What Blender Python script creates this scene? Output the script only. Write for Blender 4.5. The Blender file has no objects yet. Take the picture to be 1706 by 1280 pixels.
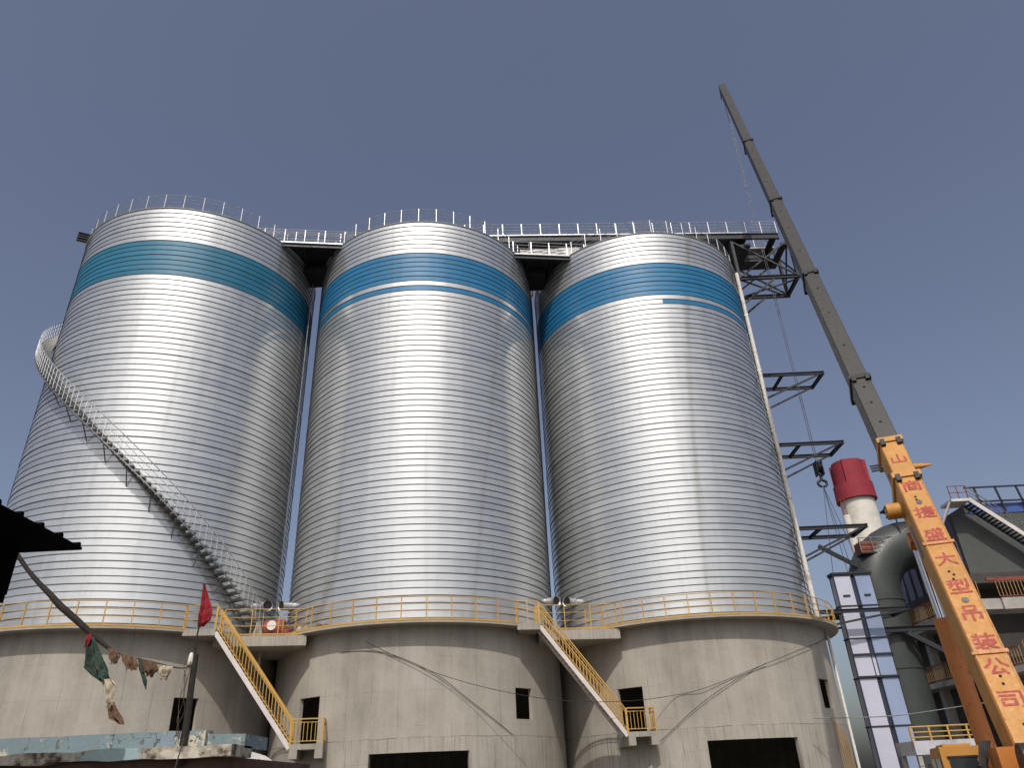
import bpy, math, random
from mathutils import Vector, Matrix
random.seed(7)
R = math.radians
sc = bpy.context.scene
col = sc.collection

# ------------------------------------------------------------------ camera
CAM = Vector((0, 0, 1.6))
PITCH, ROLL = 0.50393826, -0.04676552
fwd = Vector((0, math.cos(PITCH), math.sin(PITCH)))
up0 = Vector((0, -math.sin(PITCH), math.cos(PITCH)))
rgt = Vector((1, 0, 0))
cx_ = rgt * math.cos(ROLL) + up0 * math.sin(ROLL)
cy_ = -rgt * math.sin(ROLL) + up0 * math.cos(ROLL)
cd = bpy.data.cameras.new('camera')
cam = bpy.data.objects.new('camera', cd); col.objects.link(cam)
cd.sensor_width = 36; cd.lens = 36 * 1218.1 / 1706
cd.clip_start = 0.1; cd.clip_end = 6000
m = Matrix((cx_, cy_, -fwd)).transposed().to_4x4(); m.translation = CAM
cam.matrix_world = m
sc.camera = cam

# ------------------------------------------------------------------ sky and sun
SUN_EL, SUN_AZ = 50.0, -4.0          # azimuth from -Y (behind the camera) towards +X
sd = Vector((math.sin(R(SUN_AZ)) * math.cos(R(SUN_EL)), -math.cos(R(SUN_AZ)) * math.cos(R(SUN_EL)), math.sin(R(SUN_EL))))
w = bpy.data.worlds.new('World'); sc.world = w; w.use_nodes = True
wn = w.node_tree; wn.nodes.clear()
sky = wn.nodes.new('ShaderNodeTexSky'); sky.sky_type = 'NISHITA'; sky.sun_disc = False
sky.sun_elevation = R(SUN_EL); sky.sun_rotation = math.atan2(sd.x, sd.y)
sky.altitude = 0; sky.air_density = 1.0; sky.dust_density = 4.0; sky.ozone_density = 1.5
hs = wn.nodes.new('ShaderNodeHueSaturation'); hs.inputs['Saturation'].default_value = 0.84; hs.inputs['Hue'].default_value = 0.510
bg = wn.nodes.new('ShaderNodeBackground'); bg.inputs['Strength'].default_value = 0.108
wo = wn.nodes.new('ShaderNodeOutputWorld')
wn.links.new(sky.outputs[0], hs.inputs['Color']); wn.links.new(hs.outputs[0], bg.inputs['Color'])
wn.links.new(bg.outputs[0], wo.inputs['Surface'])
sl = bpy.data.lights.new('sun', 'SUN'); sl.energy = 2.7; sl.angle = R(0.6); sl.color = (1.0, 0.945, 0.86)
so = bpy.data.objects.new('sun', sl); col.objects.link(so)
so.rotation_euler = sd.to_track_quat('Z', 'Y').to_euler(); so.location = (10, -30, 60)
vs = sc.view_settings
vs.view_transform = 'Standard'; vs.look = 'None'; vs.exposure = 0.0; vs.gamma = 1.0; vs.use_curve_mapping = False

# ------------------------------------------------------------------ materials
MATS = {}
class NT:
    def __init__(s, name):
        s.m = bpy.data.materials.new(name); s.m.use_nodes = True
        s.t = s.m.node_tree; s.p = s.t.nodes['Principled BSDF']
    def n(s, typ, **kw):
        nd = s.t.nodes.new(typ)
        for k, v in kw.items(): setattr(nd, k, v)
        return nd
    def l(s, a, b): s.t.links.new(a, b)
    def math(s, op, a, b=None, clamp=False):
        nd = s.n('ShaderNodeMath', operation=op, use_clamp=clamp)
        for i, v in enumerate((a, b)):
            if v is None: continue
            if isinstance(v, (int, float)): nd.inputs[i].default_value = v
            else: s.l(v, nd.inputs[i])
        return nd.outputs[0]
    def coord(s, kind='Object', scale=(1, 1, 1)):
        tc = s.n('ShaderNodeTexCoord'); mp = s.n('ShaderNodeMapping')
        mp.inputs['Scale'].default_value = scale
        s.l(tc.outputs[kind], mp.inputs['Vector']); return mp.outputs[0]
    def noise(s, vec, scale, detail=4, rough=.55):
        nd = s.n('ShaderNodeTexNoise'); nd.inputs['Scale'].default_value = scale
        nd.inputs['Detail'].default_value = detail; nd.inputs['Roughness'].default_value = rough
        s.l(vec, nd.inputs['Vector']); return nd.outputs['Fac']
    def ramp(s, fac, stops):
        nd = s.n('ShaderNodeValToRGB'); e = nd.color_ramp.elements
        while len(e) < len(stops): e.new(.5)
        for i, (p, c) in enumerate(stops):
            e[i].position = p; e[i].color = (c[0], c[1], c[2], 1) if isinstance(c, tuple) else (c, c, c, 1)
        s.l(fac, nd.inputs[0]); return nd.outputs['Color']
    def mix(s, fac, a, b, typ='MIX'):
        nd = s.n('ShaderNodeMix', data_type='RGBA', blend_type=typ)
        if isinstance(fac, (int, float)): nd.inputs[0].default_value = fac
        else: s.l(fac, nd.inputs[0])
        for i, v in ((6, a), (7, b)):
            if isinstance(v, tuple): nd.inputs[i].default_value = (v[0], v[1], v[2], 1)
            else: s.l(v, nd.inputs[i])
        return nd.outputs[2]
    def bump(s, h, strength, dist=.02):
        nd = s.n('ShaderNodeBump'); nd.inputs['Strength'].default_value = strength; nd.inputs['Distance'].default_value = dist
        s.l(h, nd.inputs['Height']); s.l(nd.outputs[0], s.p.inputs['Normal'])

def plain(name, c, rough=.6, metal=0., var=.25, scale=3., dirt=None, dscale=1.2, bump=0.):
    k = NT(name)
    v = k.coord('Object')
    f = k.noise(v, scale)
    lo = tuple(x * (1 - var) for x in c); hi = tuple(min(1, x * (1 + var)) for x in c)
    out = k.ramp(f, [(.3, lo), (.7, hi)])
    if dirt:
        d = k.ramp(k.noise(v, dscale, 6, .65), [(.52, 0.), (.68, 1.)])
        out = k.mix(d, out, dirt)
    k.l(out, k.p.inputs['Base Color'])
    k.p.inputs['Metallic'].default_value = metal
    rr = k.ramp(k.noise(v, scale * 2.3), [(.3, max(0, rough - .12)), (.7, min(1, rough + .12))])
    k.l(rr, k.p.inputs['Roughness'])
    if bump: k.bump(k.noise(v, scale * 6), bump)
    MATS[name] = k.m; return k.m

def band_mat(name, base, metal, rough):
    """spiral-folded galvanised coil: brushed along the coil, oil-canned, each turn a little different"""
    k = NT(name)
    v = k.coord('Object')
    oi = k.n('ShaderNodeObjectInfo')
    add = k.n('ShaderNodeVectorMath', operation='ADD'); k.l(v, add.inputs[0])
    cmb = k.n('ShaderNodeCombineXYZ'); k.l(k.math('MULTIPLY', oi.outputs['Random'], 61.), cmb.inputs[2]); k.l(cmb.outputs[0], add.inputs[1])
    v2 = add.outputs[0]
    big = k.noise(v2, .55, 3)
    st = k.n('ShaderNodeMapping'); st.inputs['Scale'].default_value = (1, 1, 22); k.l(v2, st.inputs['Vector'])
    fine = k.noise(st.outputs[0], 1.6, 5, .6)
    spang = k.noise(v2, 26, 2)
    f = k.math('ADD', k.math('MULTIPLY', big, .45), k.math('ADD', k.math('MULTIPLY', fine, .35), k.math('ADD', k.math('MULTIPLY', oi.outputs['Random'], .12), k.math('MULTIPLY', spang, .08))))
    c = k.ramp(f, [(.32, tuple(x * .80 for x in base)), (.68, tuple(min(1, x * 1.12) for x in base))])
    # rain streaks / grime
    sv = k.n('ShaderNodeMapping'); sv.inputs['Scale'].default_value = (1.3, 1.3, .05)
    geo = k.n('ShaderNodeNewGeometry'); k.l(geo.outputs['Position'], sv.inputs['Vector'])
    gr = k.ramp(k.noise(sv.outputs[0], 1., 6, .65), [(.52, 0.), (.74, 1.)])
    c = k.mix(k.math('MULTIPLY', gr, .42), c, tuple(x * .55 for x in base))
    k.l(c, k.p.inputs['Base Color'])
    k.p.inputs['Metallic'].default_value = metal
    rr = k.ramp(f, [(.3, rough - .06), (.7, rough + .08)])
    k.l(rr, k.p.inputs['Roughness'])
    k.p.inputs['Anisotropic'].default_value = .35
    k.p.inputs['Coat Weight'].default_value = 1. if metal > .5 else .1; k.p.inputs['Coat Roughness'].default_value = .12; k.p.inputs['Coat IOR'].default_value = 2.6
    k.p.inputs['Anisotropic Rotation'].default_value = .25
    tg = k.n('ShaderNodeTangent', direction_type='RADIAL', axis='Z'); k.l(tg.outputs[0], k.p.inputs['Tangent'])
    wv = k.n('ShaderNodeMapping'); wv.inputs['Scale'].default_value = (1, 1, .07); k.l(geo.outputs['Position'], wv.inputs['Vector'])
    hh = k.math('ADD', k.math('MULTIPLY', k.noise(wv.outputs[0], .8, 3), 1.), k.math('ADD', k.math('MULTIPLY', k.noise(v2, 1.1, 2), .10), k.math('MULTIPLY', fine, .012)))
    k.bump(hh, .5, .10)
    MATS[name] = k.m; return k.m
band_mat('galvanised', (.56, .58, .59), .78, .60)
band_mat('blue_coil', (.011, .175, .37), .05, .55)
band_mat('teal_coil', (.010, .16, .275), .05, .55)

def concrete_mat():
    k = NT('concrete')
    v = k.coord('Object')
    sp = k.n('ShaderNodeSeparateXYZ'); k.l(v, sp.inputs[0])
    ang = k.math('ARCTAN2', sp.outputs[0], sp.outputs[1])
    arc = k.math('MULTIPLY', ang, 7.8)
    cv = k.n('ShaderNodeCombineXYZ'); k.l(arc, cv.inputs[0]); k.l(k.math('MULTIPLY', sp.outputs[2], .12), cv.inputs[2])
    cf = k.n('ShaderNodeCombineXYZ'); k.l(arc, cf.inputs[0]); k.l(sp.outputs[2], cf.inputs[2])
    cloud = k.noise(v, .35, 6, .6)
    streak = k.noise(cv.outputs[0], 1.7, 5, .65)
    fine = k.noise(v, 9, 5, .6)
    f = k.math('ADD', k.math('MULTIPLY', cloud, .5), k.math('ADD', k.math('MULTIPLY', streak, .35), k.math('MULTIPLY', fine, .15)))
    c = k.ramp(f, [(.30, (.225, .207, .182)), (.50, (.36, .334, .292)), (.70, (.47, .44, .39))])
    # formwork panels: thin vertical joints each 1.22 m, horizontal every 1.45 m
    fr = k.math('ABSOLUTE', k.math('SUBTRACT', k.math('FRACT', k.math('DIVIDE', arc, 1.225)), .5))
    fz = k.math('ABSOLUTE', k.math('SUBTRACT', k.math('FRACT', k.math('DIVIDE', k.math('ADD', sp.outputs[2], .2), 1.47)), .5))
    jv = k.math('GREATER_THAN', fr, .488); jh = k.math('GREATER_THAN', fz, .492)
    j = k.math('MULTIPLY', k.math('MAXIMUM', jv, k.math('MULTIPLY', jh, .6)), k.ramp(k.noise(cf.outputs[0], .9, 3), [(.42, 0.), (.6, 1.)]))
    c = k.mix(k.math('MULTIPLY', j, .5), c, (.15, .13, .105))
    # tie holes
    vo = k.n('ShaderNodeTexVoronoi', feature='F1'); vo.inputs['Scale'].default_value = 1.35; vo.inputs['Randomness'].default_value = .25
    k.l(cf.outputs[0], vo.inputs['Vector'])
    th = k.math('LESS_THAN', vo.outputs['Distance'], .045)
    c = k.mix(k.math('MULTIPLY', th, .35), c, (.14, .12, .10))
    # board marks below the construction joint
    bv = k.n('ShaderNodeCombineXYZ'); k.l(k.math('MULTIPLY', arc, 4.), bv.inputs[0]); k.l(k.math('MULTIPLY', sp.outputs[2], .15), bv.inputs[2])
    low = k.math('LESS_THAN', sp.outputs[2], 3.72 + 1.5)
    bd = k.ramp(k.noise(bv.outputs[0], 2.2, 4, .7), [(.50, 0.), (.64, 1.)])
    c = k.mix(k.math('MULTIPLY', k.math('MULTIPLY', low, bd), .5), c, (.17, .15, .12))
    # ragged construction joint
    jz = k.math('ABSOLUTE', k.math('SUBTRACT', k.math('ADD', sp.outputs[2], k.math('MULTIPLY', k.math('SUBTRACT', k.noise(cf.outputs[0], 1.1, 6, .7), .5), .22)), 5.2))
    jl = k.math('MULTIPLY', k.math('LESS_THAN', jz, .016), k.ramp(k.noise(cf.outputs[0], .6, 3), [(.40, .25), (.55, 1.)]))
    c = k.mix(k.math('MULTIPLY', jl, .75), c, (.10, .085, .07))
    # rusty run marks
    rs = k.ramp(k.noise(cv.outputs[0], .8, 6, .7), [(.66, 0.), (.76, 1.)])
    c = k.mix(k.math('MULTIPLY', rs, .4), c, (.20, .135, .085))
    k.l(c, k.p.inputs['Base Color']); k.p.inputs['Roughness'].default_value = .9
    k.p.inputs['Specular IOR Level'].default_value = .25
    k.bump(k.math('ADD', k.math('MULTIPLY', fine, .4), k.math('SUBTRACT', k.math('MULTIPLY', streak, .3), j)), .35, .02)
    MATS['concrete'] = k.m
concrete_mat()

def peel_mat():
    k = NT('peeling_paint')
    v = k.coord('Object', (1, 1, 1))
    a = k.noise(v, 3.2, 7, .68); b = k.noise(v, 9, 5, .6); g = k.noise(v, 1.1, 3)
    c = k.ramp(g, [(.35, (.19, .26, .27)), (.65, (.22, .28, .34))])
    c = k.mix(k.ramp(a, [(.55, 0.), (.58, 1.)]), c, (.52, .48, .38))
    c = k.mix(k.ramp(b, [(.60, 0.), (.64, 1.)]), c, (.12, .14, .13))
    cr = k.n('ShaderNodeTexVoronoi', feature='DISTANCE_TO_EDGE'); cr.inputs['Scale'].default_value = 3.4
    wrp = k.n('ShaderNodeVectorMath', operation='ADD'); nzt = k.n('ShaderNodeTexNoise'); nzt.inputs['Scale'].default_value = 2.5; k.l(v, nzt.inputs['Vector']); k.l(v, wrp.inputs[0]); k.l(nzt.outputs['Color'], wrp.inputs[1]); k.l(wrp.outputs[0], cr.inputs['Vector'])
    c = k.mix(k.math('MULTIPLY', k.math('LESS_THAN', cr.outputs['Distance'], .009), k.math('GREATER_THAN', g, .5)), c, (.07, .09, .09))
    k.l(c, k.p.inputs['Base Color']); k.p.inputs['Roughness'].default_value = .85
    k.bump(k.math('ADD', a, b), .5, .02)
    MATS['peeling_paint'] = k.m
    k = NT('flaking_plaster')
    v = k.coord('Object')
    a = k.noise(v, 4.5, 7, .7); b = k.noise(v, 1.6, 4)
    c = k.ramp(a, [(.40, (.07, .055, .045)), (.46, (.30, .26, .20)), (.60, (.55, .52, .43))])
    c = k.mix(k.ramp(b, [(.55, 0.), (.62, 1.)]), c, (.30, .40, .42))
    k.l(c, k.p.inputs['Base Color']); k.p.inputs['Roughness'].default_value = .9
    k.bump(a, .7, .03)
    MATS['flaking_plaster'] = k.m
peel_mat()

def ground_mat():
    k = NT('dusty_ground')
    v = k.coord('Object')
    f = k.noise(v, .12, 8, .6); g = k.noise(v, 2.5, 6, .6)
    c = k.ramp(k.math('ADD', k.math('MULTIPLY', f, .6), k.math('MULTIPLY', g, .4)), [(.35, (.075, .068, .058)), (.65, (.15, .135, .115))])
    k.l(c, k.p.inputs['Base Color']); k.p.inputs['Roughness'].default_value = .95
    k.bump(g, .5, .05); MATS['dusty_ground'] = k.m
ground_mat()

def weather_paint(name, c, rust=(.16, .07, .03), amount=.62, rough=.45):
    k = NT(name)
    v = k.coord('Object')
    big = k.noise(v, .8, 4); fine = k.noise(v, 7, 6, .7)
    out = k.ramp(big, [(.3, tuple(x * .82 for x in c)), (.7, tuple(min(1, x * 1.1) for x in c))])
    out = k.mix(k.ramp(fine, [(amount, 0.), (amount + .07, 1.)]), out, rust)
    k.l(out, k.p.inputs['Base Color'])
    gv = k.coord('Object', (1, 1, .25)); gm = k.ramp(k.noise(gv, 2.2, 6, .7), [(.55, 0.), (.72, 1.)])
    out = k.mix(k.math('MULTIPLY', gm, .3), out, tuple(x * .35 + .01 for x in c))
    k.l(out, k.p.inputs['Base Color'])
    k.l(k.ramp(fine, [(.3, rough - .1), (.7, rough + .2)]), k.p.inputs['Roughness'])
    k.bump(fine, .12, .01)
    MATS[name] = k.m
weather_paint('crane_orange', (.50, .235, .045), (.28, .10, .03), .66, .55)
weather_paint('crane_dark_orange', (.50, .17, .03), (.12, .05, .02), .6)
weather_paint('yellow_rail', (.53, .31, .07), (.30, .14, .05), .66)
weather_paint('boom_grey', (.030, .026, .023), (.16, .12, .08), .68, .42)
weather_paint('white_stringer', (.62, .58, .55), (.30, .22, .15), .66)
weather_paint('red_chimney', (.27, .020, .034), (.2, .02, .03), .7, .7)
weather_paint('white_chimney', (.66, .63, .56), (.35, .30, .24), .66, .6)
weather_paint('frame_steel', (.020, .022, .029), (.10, .06, .04), .7, .5)
weather_paint('pipe_green', (.045, .053, .050), (.06, .065, .06), .66, .42)
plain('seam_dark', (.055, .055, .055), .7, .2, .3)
plain('galv_rail', (.52, .53, .55), .45, .8, .15)
plain('galv_tread', (.22, .22, .22), .5, .7, .2)
plain('black_steel', (.02, .02, .022), .55, .2)
plain('dark_void', (.02, .018, .016), .95)
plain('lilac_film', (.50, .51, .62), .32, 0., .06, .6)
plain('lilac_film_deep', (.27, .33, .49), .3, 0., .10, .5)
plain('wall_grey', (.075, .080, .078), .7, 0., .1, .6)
plain('clad_violet', (.12, .12, .18), .5, .3, .15)
plain('building_concrete', (.36, .345, .315), .9, 0., .2, 1.2)
plain('picket_tan', (.34, .205, .08), .7, 0., .25)
plain('blue_sheet', (.05, .10, .32), .5)
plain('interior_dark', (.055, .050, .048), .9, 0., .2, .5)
plain('sign_red', (.34, .03, .015), .6, 0., .25, 6.)
plain('logo_blue', (.05, .08, .22), .6)
plain('shade_black', (.004, .0035, .004), 1.)  # near-black base carries the shade under the left roof corner
MATS['shade_black'].node_tree.nodes['Principled BSDF'].inputs['Specular IOR Level'].default_value = .05
plain('bark', (.022, .017, .013), .95, 0., .4, 14.)
plain('porcelain', (.70, .66, .58), .3)
plain('cloth_red', (.26, .010, .018), .85, 0., .4, 9.)
plain('cloth_green', (.022, .05, .038), .9, 0., .6, 14., (.10, .10, .07), 9.)
plain('cloth_brown', (.15, .085, .05), .9, 0., .5, 16., (.05, .03, .02), 11.)
plain('cloth_cream', (.46, .40, .30), .9, 0., .25, 9., (.22, .14, .08), 6.)
plain('cloth_sack', (.36, .30, .25), .95, 0., .2, 4.)
plain('rope', (.08, .06, .045), .95)
plain('cable_black', (.02, .02, .02), .6)
plain('steel_rope', (.05, .05, .055), .5, .6)
plain('chrome', (.55, .55, .55), .15, 1., .05)
plain('glass_dark', (.03, .035, .04), .06, 0., .1)
plain('rubber', (.025, .025, .025), .85)
plain('oxide_red', (.22, .05, .03), .7, 0., .25, 4.)
plain('white_paint', (.68, .66, .62), .5, 0., .1, 3., (.40, .34, .28), 1.5)
plain('pale_sheet', (.50, .50, .55), .45, 0., .12, 2., (.32, .30, .30), 1.2)
plain('brick_dark', (.10, .06, .045), .95, 0., .35, 3.)

# ------------------------------------------------------------------ helpers
W = {}
def link(o, parent=None, at=(0, 0, 0)):
    at = Vector(at); col.objects.link(o); W[o.name] = at
    if parent: o.parent = parent; o.location = at - W[parent.name]
    else: o.location = at
    return o
def tag(o, label=None, cat=None, group=None, kind=None):
    if label: o['label'] = label
    if cat: o['category'] = cat
    if group: o['group'] = group
    if kind: o['kind'] = kind
    return o
def thing(name, at, label, cat, group=None):
    o = bpy.data.objects.new(name, None); o.empty_display_size = .3
    link(o, None, at); return tag(o, label, cat, group)

class MB:
    """collects geometry in world coordinates"""
    def __init__(s): s.v = []; s.f = []
    def add(s, vs_, fs_):
        b = len(s.v); s.v += [tuple(x) for x in vs_]; s.f += [tuple(i + b for i in f) for f in fs_]; return s
    def frame(s, c, ax, ay, az):
        c, ax, ay, az = map(Vector, (c, ax, ay, az))
        vs_ = [c + ax * i + ay * j + az * k for k in (-1, 1) for j in (-1, 1) for i in (-1, 1)]
        return s.add(vs_, [(0, 2, 3, 1), (4, 5, 7, 6), (0, 1, 5, 4), (2, 6, 7, 3), (0, 4, 6, 2), (1, 3, 7, 5)])
    def box(s, x0, x1, y0, y1, z0, z1):
        return s.frame(((x0 + x1) / 2, (y0 + y1) / 2, (z0 + z1) / 2), ((x1 - x0) / 2, 0, 0), (0, (y1 - y0) / 2, 0), (0, 0, (z1 - z0) / 2))
    def bar(s, p, q, wd, ht=None, up=(0, 0, 1)):
        p, q = Vector(p), Vector(q); ht = ht or wd
        d = (q - p); L = d.length; d.normalize(); up = Vector(up)
        if abs(d.dot(up)) > .99: up = Vector((0, 1, 0))
        sx = d.cross(up).normalized(); sz = sx.cross(d).normalized()
        return s.frame((p + q) / 2, d * L / 2, sx * wd / 2, sz * ht / 2)
    def ibeam(s, p, q, wd, ht, up=(0, 0, 1), t=.025):
        p, q = Vector(p), Vector(q); d = (q - p).normalized(); up = Vector(up)
        if abs(d.dot(up)) > .99: up = Vector((0, 1, 0))
        sz = d.cross(up).normalized().cross(d).normalized()
        s.bar(p, q, t, ht - 2 * t, up); s.bar(p + sz * (ht - t) / 2, q + sz * (ht - t) / 2, wd, t, up)
        return s.bar(p - sz * (ht - t) / 2, q - sz * (ht - t) / 2, wd, t, up)
    def sweep(s, pts, rad, n=8, cap=True, closed=False):
        pts = [Vector(p) for p in pts]; N = len(pts); b = len(s.v); ref = None
        for i, p in enumerate(pts):
            a = pts[(i - 1) % N] if (closed or i > 0) else p
            c = pts[(i + 1) % N] if (closed or i < N - 1) else p
            d = (c - a).normalized()
            if ref is None: ref = Vector((0, 0, 1)) if abs(d.z) < .9 else Vector((0, 1, 0))
            x = d.cross(ref).normalized(); y = x.cross(d).normalized(); ref = y
            r = rad[i] if isinstance(rad, (list, tuple)) else rad
            for k in range(n):
                t = 2 * math.pi * k / n
                s.v.append(tuple(p + x * (r * math.cos(t)) + y * (r * math.sin(t))))
        for i in range(N if closed else N - 1):
            j = (i + 1) % N
            for k in range(n):
                s.f.append((b + i * n + k, b + i * n + (k + 1) % n, b + j * n + (k + 1) % n, b + j * n + k))
        if cap and not closed:
            s.f.append(tuple(b + k for k in range(n))[::-1]); s.f.append(tuple(b + (N - 1) * n + k for k in range(n)))
        return s
    def tube(s, p, q, r, n=8): return s.sweep([p, q], r, n)
    def prism(s, poly, z0, z1):
        n = len(poly); b = [(x, y, z0) for x, y in poly] + [(x, y, z1) for x, y in poly]
        return s.add(b, [tuple(range(n))[::-1], tuple(range(n, 2 * n))] + [(i, (i + 1) % n, n + (i + 1) % n, n + i) for i in range(n)])
    def mesh(s, name, mat, smooth=False, off=(0, 0, 0)):
        me = bpy.data.meshes.new(name); off = Vector(off)
        me.from_pydata([tuple(Vector(v) - off) for v in s.v], [], s.f); me.update()
        if smooth:
            me.polygons.foreach_set('use_smooth', [True] * len(me.polygons))
            try: me.set_sharp_from_angle(angle=R(35))
            except Exception: pass
        if mat: me.materials.append(MATS[mat])
        return me
    def build(s, name, mat, parent=None, smooth=False, at=None, **tags):
        at = Vector(at) if at is not None else (W[parent.name] if parent else Vector((0, 0, 0)))
        o = bpy.data.objects.new(name, s.mesh(name, mat, smooth, at))
        link(o, parent, at); return tag(o, **tags)
def inst(name, me, parent, at, rotz=0., rot=None, mat=None):
    o = bpy.data.objects.new(name, me); link(o, parent, at)
    o.rotation_euler = rot if rot else (0, 0, rotz)
    if mat: o.material_slots[0].link = 'OBJECT'; o.material_slots[0].material = MATS[mat]
    return o
def pol(c, r, phi, z):            # phi in degrees from -Y towards +X
    return Vector((c[0] + r * math.sin(R(phi)), c[1] - r * math.cos(R(phi)), z))

# ------------------------------------------------------------------ the setting
GZ = -1.5
g = MB(); NG = 60; S_ = 3000.
g.add([(-S_, -S_, GZ), (S_, -S_, GZ), (S_, S_, GZ), (-S_, S_, GZ)], [(0, 1, 2, 3)])
g.build('ground', 'dusty_ground', kind='structure')

# ------------------------------------------------------------------ silos
CEN = [(-21.320, 41.333), (-5.849, 43.654), (9.539, 45.823)]
RS, RC, RP = 7.5, 7.8, 8.58
ZT, BH, OFF = 33.8166, .3605, 1.0577
ZD0, ZD1 = 8.52, 8.64           # ring platform slab
def seam(k): return ZT - BH * (k + OFF)

def ring_mesh(name, h, f0=0., f1=360., seg=144, fold=True):
    """one turn of folded coil, origin at its top on the silo axis"""
    b = MB(); n = max(2, int(seg * (f1 - f0) / 360))
    full = (f1 - f0) > 359
    prof = [[(RS, 0), (RS, -h + .036)], [(RS, -h + .036), (RS + .023, -h + .033)], [(RS + .023, -h + .033), (RS + .023, -h + .004)], [(RS + .023, -h + .004), (RS, -h)]]
    if not fold: prof = [[(RS, 0), (RS, -h)]]
    for st in prof:
        cnt = n if full else n + 1
        base = len(b.v)
        for i in range(cnt):
            t = f0 + (f1 - f0) * i / n
            for r, z in st: b.v.append((r * math.sin(R(t)), -r * math.cos(R(t)), z))
        for i in range(n):
            j = (i + 1) % cnt
            b.f.append((base + 2 * i, base + 2 * i + 1, base + 2 * j + 1, base + 2 * j))
    me = b.mesh(name, 'galvanised', True)
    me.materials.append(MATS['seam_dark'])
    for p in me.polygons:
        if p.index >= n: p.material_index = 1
    return me
BAND = ring_mesh('steel_band', BH)
BAND_TOP = ring_mesh('steel_band_top', BH * OFF)
hl = seam(67) - BH - ZD1
BAND_LAST = ring_mesh('steel_band_last', hl, fold=False)
ARCS = {q: (ring_mesh('steel_band_left_arc', BH, -180, q), ring_mesh('steel_band_right_arc', BH, q, 180)) for q in (38., 2.)}

def wall_mesh(holes, ro, ri, z0, z1, dphi=2.5):
    """cylinder wall with rectangular openings (phi0,phi1,za,zb) and real reveals"""
    ph = set([-180 + dphi * i for i in range(int(360 / dphi))]); zs = {z0, z1}
    for a, c, za, zb in holes: ph |= {a, c}; zs |= {max(z0, za), min(z1, zb)}
    ph = sorted(ph); zs = sorted(zs)
    b = MB(); idx = {}
    def V(p, z, r):
        key = (round(p, 4), round(z, 4), r)
        if key not in idx:
            idx[key] = len(b.v); b.v.append((r * math.sin(R(p)), -r * math.cos(R(p)), z))
        return idx[key]
    def hole(p, q, za, zb):
        pm = (p + q) / 2; zm = (za + zb) / 2
        return any(a < pm < c and x < zm < y for a, c, x, y in holes)
    N = len(ph)
    for i in range(N):
        p = ph[i]; q = ph[(i + 1) % N] + (360 if i == N - 1 else 0); qq = ph[(i + 1) % N]
        pp, pq = ph[i - 1] - (360 if i == 0 else 0), p
        for j in range(len(zs) - 1):
            a, c = zs[j], zs[j + 1]
            if hole(p, q, a, c):
                for (P_, other) in ((p, (ph[i - 1] - (360 if i == 0 else 0), p)), (qq, (q, ph[(i + 2) % N] + (360 if i + 2 >= N else 0)))):
                    if not hole(other[0], other[1], a, c):
                        b.f.append((V(P_, a, ro), V(P_, c, ro), V(P_, c, ri), V(P_, a, ri)))
                if j == len(zs) - 2 or not hole(p, q, zs[j + 1], zs[j + 2]):
                    b.f.append((V(p, c, ro), V(qq, c, ro), V(qq, c, ri), V(p, c, ri)))
                if j > 0 and not hole(p, q, zs[j - 1], zs[j]):
                    b.f.append((V(p, a, ro), V(p, a, ri), V(qq, a, ri), V(qq, a, ro)))
                continue
            b.f.append((V(p, a, ro), V(qq, a, ro), V(qq, c, ro), V(p, c, ro)))
            b.f.append((V(p, a, ri), V(p, c, ri), V(qq, c, ri), V(qq, a, ri)))
        b.f.append((V(p, z1, ro), V(qq, z1, ro), V(qq, z1, ri), V(p, z1, ri)))
    return b
HOLES = [(-39.5, -29.3, 3.60, 5.70), (43.0, 51.5, 4.42, 5.80), (-9.0, 24.0, GZ, 3.12)]
up_b = wall_mesh([h for h in HOLES if h[3] > 3.7], RC, RC - .2, 3.70, ZD0)
# door crosses the joint, so the lower drum only carries the gate and the foot of the door
low_b = wall_mesh([h for h in HOLES if h[2] < 3.7], RC + .015, RC - .2, GZ, 3.70)
UP_ME = up_b.mesh('concrete_drum', 'concrete', True, (0, 0, GZ)); LOW_ME = low_b.mesh('concrete_footing', 'concrete', True, (0, 0, GZ))

rs_ = MB()
N_ = 120
for i in range(N_):
    t, u = 360 * i / N_, 360 * (i + 1) / N_
    a = [pol((0, 0), r, t, z) for r, z in ((RS - .2, ZD0), (RP, ZD0), (RP, ZD1), (RS - .2, ZD1))]
    c = [pol((0, 0), r, u, z) for r, z in ((RS - .2, ZD0), (RP, ZD0), (RP, ZD1), (RS - .2, ZD1))]
    rs_.add(a + c, [(0, 1, 5, 4), (1, 2, 6, 5), (2, 3, 7, 6)])
RING_ME = rs_.mesh('ring_platform', 'concrete', False, (0, 0, GZ))
def circle_sweep(r, z, rad, n=120, f0=0, f1=360, k=6):
    b = MB()
    if f1 - f0 >= 359.9: return b.sweep([pol((0, 0), r, 360 * i / n, z) for i in range(n)], rad, k, closed=True)
    q = max(3, int(n * (f1 - f0) / 360))
    return b.sweep([pol((0, 0), r, f0 + (f1 - f0) * i / q, z) for i in range(q + 1)], rad, k)
def strip(r, z0, z1, f0, f1, n=120):
    b = MB(); q = max(3, int(n * (f1 - f0) / 360))
    for i in range(q):
        a, c = f0 + (f1 - f0) * i / q, f0 + (f1 - f0) * (i + 1) / q
        vs_ = [pol((0, 0), r + d, t, z) for t in (a, c) for d in (0, .012) for z in (z0, z1)]
        b.add(vs_, [(2, 6, 7, 3), (0, 1, 5, 4), (1, 3, 7, 5), (0, 4, 6, 2)])
    return b
pm = MB().bar((0, 0, 0), (0, 0, 1.08), .05); POST_Y = pm.mesh('post', 'yellow_rail')
pm = MB().tube((0, 0, 0), (0, 0, 1.15), .026, 6); POST_W = pm.mesh('post', 'galv_rail')

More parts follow.
